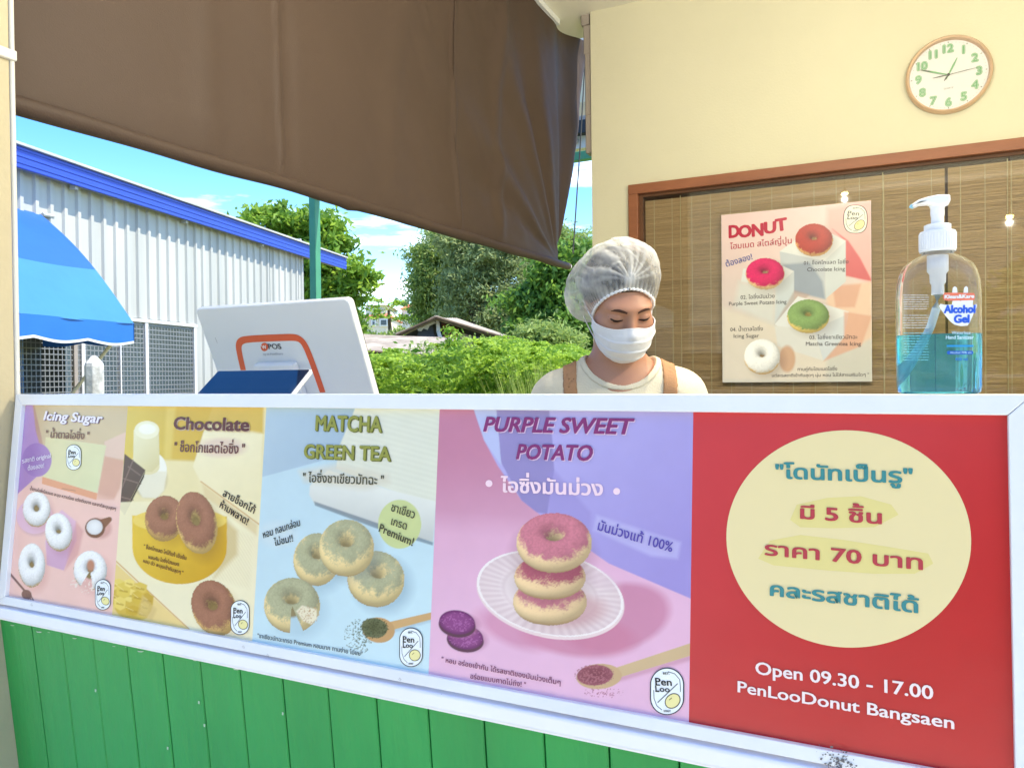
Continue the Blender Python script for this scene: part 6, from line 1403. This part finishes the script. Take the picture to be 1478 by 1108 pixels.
def surface_net(f, ax, ay, az):
    X, Y, Z = np.meshgrid(ax, ay, az, indexing='ij'); S = f((X, Y, Z)).astype(np.float32); del X, Y, Z
    ins = S < 0; nx, ny, nz = S.shape; acc = np.zeros((nx - 1, ny - 1, nz - 1, 3), np.float32); cnt = np.zeros((nx - 1, ny - 1, nz - 1), np.float32)
    A = [ax.astype(np.float32), ay.astype(np.float32), az.astype(np.float32)]; crosses = []
    for d in range(3):
        s0 = [slice(None)] * 3; s1 = [slice(None)] * 3; s0[d] = slice(0, -1); s1[d] = slice(1, None); s0 = tuple(s0); s1 = tuple(s1)
        ch = ins[s0] != ins[s1]; I = np.argwhere(ch); a = S[s0][ch]; b = S[s1][ch]; t = a / (a - b)
        pos = np.stack([A[k][I[:, k]] for k in range(3)], 1); pos[:, d] = A[d][I[:, d]] * (1 - t) + A[d][I[:, d] + 1] * t
        o = [k for k in range(3) if k != d]; crosses.append((d, I, ins[s0][ch]))
        for da in (0, -1):
            for db in (0, -1):
                J = I.copy(); J[:, o[0]] += da; J[:, o[1]] += db; ok = (J >= 0).all(1) & (J[:, 0] < nx - 1) & (J[:, 1] < ny - 1) & (J[:, 2] < nz - 1); q = J[ok]
                np.add.at(acc, (q[:, 0], q[:, 1], q[:, 2]), pos[ok]); np.add.at(cnt, (q[:, 0], q[:, 1], q[:, 2]), 1)
    m = cnt > 0; idx = np.full(cnt.shape, -1, np.int64); idx[m] = np.arange(m.sum()); V = acc[m] / cnt[m][:, None]; Fs = []
    for d, I, s in crosses:
        o = [k for k in range(3) if k != d]; c = []
        for da, db in ((0, 0), (-1, 0), (-1, -1), (0, -1)):
            J = I.copy(); J[:, o[0]] += da; J[:, o[1]] += db; c.append(J)
        ok = np.ones(len(I), bool)
        for J in c: ok &= (J >= 0).all(1) & (J[:, 0] < nx - 1) & (J[:, 1] < ny - 1) & (J[:, 2] < nz - 1)
        q = np.stack([idx[J[ok][:, 0], J[ok][:, 1], J[ok][:, 2]] for J in c], 1); fl = s[ok] ^ (d == 1); q[fl] = q[fl][:, ::-1]; Fs.append(q)
    return V, np.vstack(Fs)[:, ::-1].copy()

def seller():
    HC = on_y(893, 437, 1.66)                      # middle of the head
    see = HC - CAM; see = see[:2] / np.linalg.norm(see[:2]); rgt = np.array([see[1], -see[0]])
    def frame(turn, pitch, roll):
        t = math.radians(turn); f = -see * math.cos(t) + rgt * math.sin(t); f = np.array([f[0], f[1], 0]); sd_ = np.cross(f, (0, 0, 1.0)) * -1     # side: towards picture right
        p = math.radians(pitch); F = f * math.cos(p) - np.array([0, 0, 1.0]) * math.sin(p); U = np.cross(sd_, F) ; U = U if U[2] > 0 else -U
        r = math.radians(roll); S2 = sd_ * math.cos(r) + U * math.sin(r); U2 = U * math.cos(r) - sd_ * math.sin(r); return S2, F, U2
    HS, HF, HU = frame(19, 29, 3)
    BS, BF, BU = frame(4, 0, 0)
    def loc(P, o, B): w = [P[i] - o[i] for i in range(3)]; return [w[0] * b[0] + w[1] * b[1] + w[2] * b[2] for b in B]
    HB_ = (HS, HF, HU); BB = (BS, BF, BU)
    NB = HC - np.array([0, 0, .137]) - BF * .035   # base of the neck
    def bw(x, y, z): return NB + BS * x + BF * y + BU * z
    def hw_(x, y, z): return HC + HS * x + HF * y + HU * z
    def head(P, smooth=False):
        q = loc(P, HC, HB_)
        d = ellq(q, (0, -.018, .030), (.071, .094, .084)); d = smin(d, ellq(q, (0, .030, -.028), (.060, .066, .078)), .03)
        d = smin(d, ellq(q, (0, .052, -.086), (.036, .034, .026)), .03)
        d = smin(d, ellq(q, (-.034, .058, -.030), (.028, .030, .028)), .02); d = smin(d, ellq(q, (.034, .058, -.030), (.028, .030, .028)), .02)
        if smooth: return smin(d, ellq(q, (0, .072, -.045), (.040, .040, .050)), .03)
        d = smin(d, ellq(q, (0, .070, .022), (.050, .026, .012)), .02)
        for sx in (-1, 1):
            e = ellq(q, (sx * .031, .104, .002), (.019, .016, .012)); d = -smin(-d, e, .012)
            d = smin(d, ellq(q, (sx * .030, .078, .001), (.0165, .0145, .0120)), .004)
            d = smin(d, ellq(q, (sx * .070, -.008, -.004), (.008, .015, .022)), .008)
        d = smin(d, caps(q, (0, .090, .008), (0, .108, -.026), .0065, .0105), .012)
        d = smin(d, ellq(q, (0, .100, -.032), (.017, .010, .009)), .010)
        d = smin(d, ellq(q, (0, .088, -.058), (.022, .012, .008)), .010)
        return d
    armR = [bw(.142, -.005, -.074), bw(.205, .01, -.30), bw(.120, .19, -.36)]; armL = [bw(-.142, -.005, -.074), bw(-.205, .01, -.30), bw(-.10, .19, -.37)]
    def torso(P):
        q = loc(P, NB, BB)
        d = ellq(q, (0, -.015, -.19), (.145, .095, .18)); d = smin(d, ellq(q, (0, -.01, -.36), (.125, .090, .16)), .06); d = smin(d, ellq(q, (0, -.01, -.52), (.158, .108, .12)), .06)
        d = smin(d, caps(q, (-.115, -.01, -.074), (.115, -.01, -.074), .042, .042), .05)
        d = smin(d, caps(q, (-.06, -.012, -.028), (.06, -.012, -.028), .035, .035), .05)
        return smin(d, ellq(q, (0, .055, -.18), (.11, .045, .07)), .04)
    def arms(P, end=True):
        d = None
        for s, A in ((-1, armL), (1, armR)):
            e = smin(caps(P, A[0], A[1], .048, .036), caps(P, A[1], A[2], .036, .024), .02) if end else caps(P, A[0], A[0] * .35 + A[1] * .65, .050, .050)
            d = e if d is None else np.minimum(d, e)
        return d
    def hand(P, A, s):
        w = A[2]; f = (A[2] - A[1]); f = f / np.linalg.norm(f); side = np.cross(f, BU); side /= np.linalg.norm(side); side = side * s
        dn = np.cross(side, f); dn = dn if dn[2] < 0 else -dn
        c = w + f * .045; d = caps(P, w, c - side * .012, .024, .020); d = smin(d, caps(P, w, c + side * .016, .022, .019), .01)
        d = smin(d, caps(P, c - side * .022, c + side * .026, .015, .014), .012)
        for k, (o, L) in enumerate(((-.028, .066), (-.010, .076), (.009, .071), (.027, .056))):
            a = c + side * o + f * .012; b = a + f * L * .5 + dn * .010; e = b + f * L * .32 + dn * .026; d = smin(d, np.minimum(caps(P, a, b, .0088, .0082), caps(P, b, e, .0082, .0070)), .003)
        a = w + f * .015 - side * .022; b = a + f * .030 - side * .022 + dn * .008; e = b + f * .026 - side * .004 + dn * .010
        return smin(d, np.minimum(caps(P, a, b, .0115, .0100), caps(P, b, e, .0100, .0080)), .006)
    hipL, hipR = bw(-.085, -.01, -.56), bw(.085, -.01, -.56)
    fl = .012
    def legs(P, g=0.):
        d = None
        for h, s in ((hipL, -1), (hipR, 1)):
            kn = np.array([h[0], h[1], .50]) + BF * .01 + BS * s * .01; an = np.array([h[0], h[1], .085]) + BS * s * .02
            e = smin(caps(P, h, kn, .085 + g, .056 + g), caps(P, kn, an, .054 + g, .036 + g), .03)
            if g == 0: e = smin(e, caps(P, an - np.array([0, 0, .045]), an - np.array([0, 0, .052]) + BF * .15, .034, .028), .02)
            d = e if d is None else smin(d, e, .02)
        return d
    def body(P):
        d = smin(head(P), caps(P, hw_(0, -.020, -.045), bw(0, -.005, .0), .051, .048), .022)
        d = smin(d, caps(P, bw(0, -.005, .01), bw(0, -.01, -.05), .054, .07), .03)
        d = smin(d, torso(P), .035); d = smin(d, arms(P), .03); d = smin(d, legs(P), .04)
        for A, s in ((armL, -1), (armR, 1)): d = smin(d, hand(P, A, s), .006)
        return d
    def axis(c, fine, lo, hi, ha, hb, coarse):
        a = np.arange(c - ha, c + hb, fine); l = np.arange(a[0] - coarse, lo, -coarse)[::-1]; r = np.arange(a[-1] + coarse, hi, coarse); return np.concatenate([l, a, r])
    root = empty('person', 'person in white hairnet and face mask, cream tee and tan apron, looking down', 'person', (NB[0], NB[1], 0))
    skin = mat('skin', hexc(186, 134, 110), .48, var=.05, vscale=26, bump=.06, bscale=420)
    sb = skin.node_tree.nodes['Principled BSDF']; sb.inputs['Subsurface Weight'].default_value = .12; sb.inputs['Subsurface Radius'].default_value = (.012, .005, .003)
    ax = axis(HC[0], .0036, NB[0] - .34, NB[0] + .34, .10, .13, .0085); ay = axis(HC[1], .0036, NB[1] - .34, NB[1] + .22, .14, .12, .0085); az = axis(HC[2], .0036, .0, HC[2] + .14, .14, .13, .0085)
    V, F = surface_net(body, ax, ay, az); keep(mesh_np('body', V, F, skin, smooth=True), root); print('body', len(V))
    # ---- clothes
    def folds(P): 
        q = loc(P, NB, BB); return .0030 * np.sin(q[0] * 38 + q[2] * 30 + 2 * np.sin(q[1] * 20)) * np.sin(q[2] * 17 + q[0] * 9 + 1)
    scoop = lambda P: ellq(loc(P, NB, BB), (.004, .022, .022), (.082, .090, .078))
    def shirt0(P, g): return smin(torso(P), arms(P, False), .03) - g + folds(P)
    cut = lambda P: -(loc(P, NB, BB)[2] + .56)
    shirt = lambda P: np.maximum(np.maximum(shirt0(P, .009), -scoop(P)), cut(P))
    gx, gy, gz = np.arange(NB[0] - .30, NB[0] + .30, .0055), np.arange(NB[1] - .26, NB[1] + .26, .0055), np.concatenate([np.arange(NB[2] - .60, NB[2] - .16, .011), np.arange(NB[2] - .16, NB[2] + .08, .0045)])
    tee = mat('cream_cotton', hexc(216, 206, 184), .85, var=.03, vscale=9, bump=.15, bscale=300, sheen=.2)
    V, F = surface_net(shirt, gx, gy, gz); keep(mesh_np('tee', V, F, tee, smooth=True), root)
    col_ = lambda P: np.maximum(np.maximum(shirt0(P, .0115), -(scoop(P) + .0005)), scoop(P) - .013)
    gz2 = np.arange(NB[2] - .12, NB[2] + .09, .003); gx2 = np.arange(NB[0] - .15, NB[0] + .15, .003); gy2 = np.arange(NB[1] - .15, NB[1] + .15, .003)
    V, F = surface_net(col_, gx2, gy2, gz2); keep(mesh_np('collar_rib', V, F, tee, smooth=True), root)
    ap = mat('tan_apron_cloth', hexc(172, 128, 94), .8, var=.06, vscale=12, bump=.15, bscale=260)
    def strap(sx):
        def f(P):
            q = loc(P, NB, BB); band = np.abs(q[0] - sx * (.112 - .10 * np.clip(-q[2] - .05, 0, .3) * (q[1] > 0))) - .0155; return np.maximum(np.maximum(shirt0(P, .0130), -shirt0(P, .007)), np.maximum(band, -(q[2] + .24)))
        return f
    for sx in (-1, 1):
        V, F = surface_net(strap(sx), np.arange(NB[0] - .2, NB[0] + .2, .0032), np.arange(NB[1] - .2, NB[1] + .2, .0045), np.arange(NB[2] - .25, NB[2] + .05, .0045)); keep(mesh_np('apron_strap', V, F, ap, smooth=True), root)
    def bib(P):
        q = loc(P, NB, BB); d = smin(shirt0(P, .016), legs(P, .035), .05); d = np.maximum(d, -(smin(shirt0(P, .009), legs(P, .028), .05))); return np.maximum(np.maximum(d, -(q[1] - .0)), np.maximum(np.abs(q[0]) - (.11 + .08 * np.clip(-q[2] - .34, 0, .3) * 3), np.maximum(q[2] + .225, -(q[2] + .82))))
    V, F = surface_net(bib, np.arange(NB[0] - .26, NB[0] + .26, .008), np.arange(NB[1] - .30, NB[1] + .2, .006), np.arange(NB[2] - .84, NB[2] - .2, .012)); keep(mesh_np('apron_bib', V, F, ap, smooth=True), root)
    tr_ = mat('dark_trousers', hexc(58, 60, 70), .85, var=.1); trs = lambda P: np.maximum(smin(smin(legs(P, .012), torso(P) - .006, .03), legs(P, .012), .01), np.maximum(loc(P, NB, BB)[2] + .50, .10 - P[2]))
    V, F = surface_net(trs, np.arange(NB[0] - .26, NB[0] + .26, .011), np.arange(NB[1] - .2, NB[1] + .2, .011), np.arange(.08, NB[2] - .46, .015)); keep(mesh_np('trousers', V, F, tr_, smooth=True), root)
    # ---- face details laid on the skin
    def march(f, o, d, n=60, step=.9):
        o = np.array(o, float); d = np.array(d, float); t = 0.
        for _ in range(n):
            p = o + d * t; s = float(f((np.array(p[0]), np.array(p[1]), np.array(p[2])))); t += s * step
            if abs(s) < 1e-4: break
        return o + d * t
    def onface(x, z, lift=.0005): return march(head, hw_(x, .20, z), -HF) + HF * lift
    def stroke(pts, widths, m, name, lift=.0008):
        P = np.array(pts, float); V = []; F = []; n = len(P)
        for i in range(n):
            d = P[min(i + 1, n - 1)] - P[max(i - 1, 0)]; d /= np.linalg.norm(d); nn = np.array([-d[1], d[0]]) * widths[i] / 2
            for k in (-1, 0, 1): V.append(onface(P[i][0] + nn[0] * k, P[i][1] + nn[1] * k, lift if k == 0 else lift * .3))
        for i in range(n - 1):
            for k in (0, 1): a = 3 * i + k; F.append((a, a + 1, a + 4, a + 3))
        keep(mesh_np(name, V, F, m, smooth=True), root)
    brow = mat('brow_hair', hexc(78, 50, 40), .8, var=.2, vscale=300); lash = mat('lash', hexc(42, 28, 26), .6, var=.1); lid = mat('eyelid_shadow_tone', hexc(182, 128, 106), .5, var=.04)
    for sx in (-1, 1):
        stroke([(sx * x, z) for x, z in ((.012, .0175), (.020, .0205), (.030, .0225), (.038, .0218), (.0445, .0185))], [.0042, .0068, .0066, .0050, .0016], brow, 'eyebrow')
        stroke([(sx * x, z) for x, z in ((.017, -.0010), (.023, -.0018), (.030, -.0022), (.037, -.0016), (.0435, .0012), (.047, .003))], [.0018, .0046, .0060, .0058, .0040, .0012], lash, 'eyelash')
        stroke([(sx * x, z) for x, z in ((.019, .0050), (.027, .0068), (.035, .0066), (.043, .0045))], [.0004, .0009, .0010, .0004], lid, 'eyelid_crease', .0003)  # slight eyelid shadow drawn as a stroke darker than the skin
    # ---- hair under the net
    hairm = mat('black_hair', (.018, .014, .013), .45, var=.3, vscale=60, bump=.3, bscale=160, stretch=(1, 1, .2))
    def hair(P):
        q = loc(P, HC, HB_); d = ellq(q, (0, -.020, .034), (.081, .101, .087)); d = smin(d, ellq(q, (-.01, -.095, .0), (.052, .045, .055)), .03); return np.maximum(d, .040 - q[2] - (.082 - q[1]) * .80 + .0)
    hx = np.arange(HC[0] - .19, HC[0] + .19, .005); hy = np.arange(HC[1] - .19, HC[1] + .22, .005); hz = np.arange(HC[2] - .14, HC[2] + .16, .005)
    hair2 = lambda P: np.maximum(hair(P), -(loc(P, HC, HB_)[2] - (.061 - (.078 - loc(P, HC, HB_)[1]) * .80)))
    V, F = surface_net(hair2, hx, hy, hz); keep(mesh_np('hair', V, F, hairm, smooth=True), root)
    # ---- hairnet
    def net(P):
        q = loc(P, HC, HB_); d = ellq(q, (0, -.020, .040), (.088, .108, .090)); d = smin(d, ellq(q, (-.045, -.060, .005), (.062, .070, .062)), .04); d = smin(d, ellq(q, (.02, -.03, .075), (.060, .07, .052)), .04)
        return smin(d, ellq(q, (-.058, -.075, -.028), (.036, .05, .040)), .03)
    c0 = np.array([-.006, -.003, .002]); nrm = np.array([0, -.70, .714]); nrm /= np.linalg.norm(nrm); e1 = np.array([1., 0, 0]); e2 = np.cross(nrm, e1); e2 = e2 if e2[1] > 0 else -e2    # e2 points to the forehead
    NP_, NT = 360, 90; V = []; A_ = []; r = np.random.default_rng(12); knot = None; rim = []
    ph = np.linspace(0, 2 * math.pi, NP_, endpoint=False)
    SS, PHI = np.meshgrid(np.linspace(0, 1, NT), ph, indexing='ij'); TH0 = -.10 - .46 * np.sin(PHI / 2) ** 2 - .20 * np.sin(PHI) ** 2; TH = TH0 + (math.pi / 2 - TH0) * SS; TR = TH - TH0
    D = (np.cos(TH)[..., None] * (np.cos(PHI)[..., None] * e2 + np.sin(PHI)[..., None] * e1) + np.sin(TH)[..., None] * nrm)
    O = hw_(*c0); W = D[..., 0:1] * HS + D[..., 1:2] * HF + D[..., 2:3] * HU; T_ = np.full(TH.shape, .24)
    for _ in range(60):
        P = O + W * T_[..., None]; T_ = T_ - net((P[..., 0], P[..., 1], P[..., 2])) * .85
    # close to the rim the net hugs the head
    T2 = np.full(TH.shape, .24)
    for _ in range(60):
        P = O + W * T2[..., None]; T2 = T2 - head((P[..., 0], P[..., 1], P[..., 2])) * .85
    T2 = T2 + .0045; rw = np.exp(-TR / .11); T_ = T_ * (1 - rw) + np.minimum(T2, T_ ) * rw
    L = O + W * T_[..., None]
    # gathers at the rim and pleats fanning from the knot over the forehead
    K = (NT, NP_); kd = np.array([D[8, 0] @ np.eye(3)[i] for i in range(3)]); Q = D - kd; a1 = Q @ e1; a2 = Q @ nrm; dist = np.sqrt((Q ** 2).sum(-1)); al = np.arctan2(a1, a2 + .02)
    fan = np.zeros(TH.shape)
    for c_, w_, amp in ((-1.25, .05, .6), (-.95, .07, .9), (-.66, .05, .7), (-.40, .09, 1.), (-.12, .055, .9), (.16, .08, 1.), (.42, .05, .8), (.68, .07, .9), (.98, .05, .7), (1.25, .06, .6)):
        fan += amp * np.exp(-((al - c_ - .05 * np.sin(dist * 6)) / (w_ * (1 + .8 * dist))) ** 2) * np.exp(-dist / .75)
    fan = fan * np.clip(dist / .10, 0, 1) + 1.2 * np.exp(-(dist / .12) ** 2)
    wr = fbm(PHI * 3.2 + TH * 2, TH * 3, 3, 3); wr2 = np.abs(fbm(PHI * 2.6 + 9, TH * 4 + PHI * 1.3, 8, 2) - .5) * 2; ridge = np.clip(1 - wr2 * 5, 0, 1) * np.clip((TH + .0) / .4, 0, 1)
    gath = (.5 + .5 * np.cos(PHI * 64 + 2 * np.sin(PHI * 7))) * np.exp(-TR / .16)
    disp = fan * .0030 + ridge * .0014 + (wr - .5) * .012 * np.clip(TH / .4, 0, 1) + gath * .0022
    L = L + W * disp[..., None]
    dens = np.clip(.12 + .55 * np.clip(fan, 0, 1.2) + .16 * ridge + .36 * gath + (wr - .5) * .5 + (fbm(PHI * 30, TH * 26, 4, 2) - .5) * .12 + .55 * np.exp(-TR / .035) + .30 * np.clip(-np.sin(PHI) * .9 - .1, 0, 1) * np.clip(1 - TH, 0, 1), .04, 1)
    i = np.arange(NT * NP_).reshape(NT, NP_); j = np.roll(i, -1, 1); F = np.stack([i[:-1], j[:-1], j[1:], i[1:]], -1).reshape(-1, 4)
    nm = bpy.data.materials.new('nonwoven_net'); nm.use_nodes = True; n_, l_ = nm.node_tree.nodes, nm.node_tree.links; b = n_['Principled BSDF']; b.inputs['Base Color'].default_value = hexc(236, 238, 242); b.inputs['Roughness'].default_value = .7
    tl = n_.new('ShaderNodeBsdfTranslucent'); tl.inputs[0].default_value = (.8, .82, .85, 1); m1 = n_.new('ShaderNodeMixShader'); m1.inputs[0].default_value = .35; l_.new(b.outputs[0], m1.inputs[1]); l_.new(tl.outputs[0], m1.inputs[2])
    tp = n_.new('ShaderNodeBsdfTransparent'); at = n_.new('ShaderNodeAttribute'); at.attribute_name = 'weave'; lw = n_.new('ShaderNodeLayerWeight'); lw.inputs[0].default_value = .35; ad = n_.new('ShaderNodeMath'); ad.operation = 'MULTIPLY_ADD'; ad.inputs[1].default_value = .30; ad.use_clamp = True
    l_.new(lw.outputs['Facing'], ad.inputs[0]); l_.new(at.outputs['Fac'], ad.inputs[2]); m2 = n_.new('ShaderNodeMixShader'); l_.new(ad.outputs[0], m2.inputs[0]); l_.new(tp.outputs[0], m2.inputs[1]); l_.new(m1.outputs[0], m2.inputs[2]); l_.new(m2.outputs[0], n_['Material Output'].inputs[0])
    keep(mesh_np('hairnet', L.reshape(-1, 3), F, nm, smooth=True, attr=dens.ravel(), attrname='weave'), root)
    rimp = L[0]; q = MB(); q.tube(list(rimp) + [rimp[0]], [.0030 + .0009 * math.cos(64 * p) for p in ph] + [.0039], 8, cap=False)
    keep(q.build('hairnet_elastic', mat('elastic_band', hexc(236, 236, 240), .7, var=.03), smooth=True), root)
    # ---- mask
    NU, NV = 90, 60; PH_, VV = np.meshgrid(np.radians(np.linspace(-74, 74, NU)), np.linspace(0, 1, NV)); 
    top = -.0185 + .007 * np.cos(PH_ * 2.0) * (np.abs(PH_) < .9) ; ztop = -.019 + .0085 * np.exp(-(PH_ / .30) ** 2); zbo = -.112 + .030 * (np.abs(PH_) / 1.3) ** 2
    Zm = ztop + (zbo - ztop) * VV; side = np.sin(PH_); fr = np.cos(PH_); base_ = np.stack([0 * PH_, .012 + 0 * PH_, Zm], -1); Dl = np.stack([side, fr, -.10 * VV], -1)
    Ow = HC + base_[..., 0:1] * HS + base_[..., 1:2] * HF + base_[..., 2:3] * HU; Wd = Dl[..., 0:1] * HS + Dl[..., 1:2] * HF + Dl[..., 2:3] * HU; T_ = np.full(PH_.shape, .20)
    hull = lambda P: smin(smin(head(P, True), head(P), .004), ellq(loc(P, HC, HB_), (0, .060, -.052), (.046, .054, .050)), .02)
    for _ in range(60):
        P = Ow + Wd * T_[..., None]; T_ = T_ - hull((P[..., 0], P[..., 1], P[..., 2])) * .8
    saw = lambda v, c_, a_: a_ * np.exp(-np.clip(v - c_, 0, 1) / .07) * (v >= c_)
    pl_ = saw(VV, .25, .0032) + saw(VV, .47, .0034) + saw(VV, .69, .0028); wv = (fbm(PH_ * 4, VV * 5, 3) - .5) * .004 + .0016 * np.sin(VV * 9 + PH_ * 5) * np.abs(np.sin(PH_))
    L = Ow + Wd * (T_ + .0045 + pl_ + wv)[..., None]; i = np.arange(NU * NV).reshape(NV, NU); F = np.stack([i[:-1, :-1], i[:-1, 1:], i[1:, 1:], i[1:, :-1]], -1).reshape(-1, 4)
    mk = mat('mask_cloth', hexc(230, 230, 236), .8, var=.015, vscale=14, bump=.08, bscale=500); mo = mesh_np('face_mask', L.reshape(-1, 3), F, mk, smooth=True); keep(mo, root)
    sol = mo.modifiers.new('thickness', 'SOLIDIFY'); sol.thickness = .0012; sol.offset = 1
    q = MB(); q.tube([p for p in L[0, ::3]], .0014, 6); q.tube([p for p in L[-1, ::3]], .0014, 6); keep(q.build('mask_binding', mk, smooth=True), root)
    for sx, col in ((-1, 0), (1, -1)):
        ear = hw_(sx * .080, -.012, .006); ear2 = hw_(sx * .082, -.016, -.022)
        q = MB(); q.tube([L[1, col], (L[1, col] + ear) / 2 + HS * sx * .002, ear, hw_(sx * .084, -.024, -.008), ear2, (L[-2, col] + ear2) / 2 + HS * sx * .002, L[-2, col]], .0014, 6); keep(q.build('ear_loop', mk, smooth=True), root)
seller()

bpy.data.objects.remove(_to); bpy.data.curves.remove(_tc)
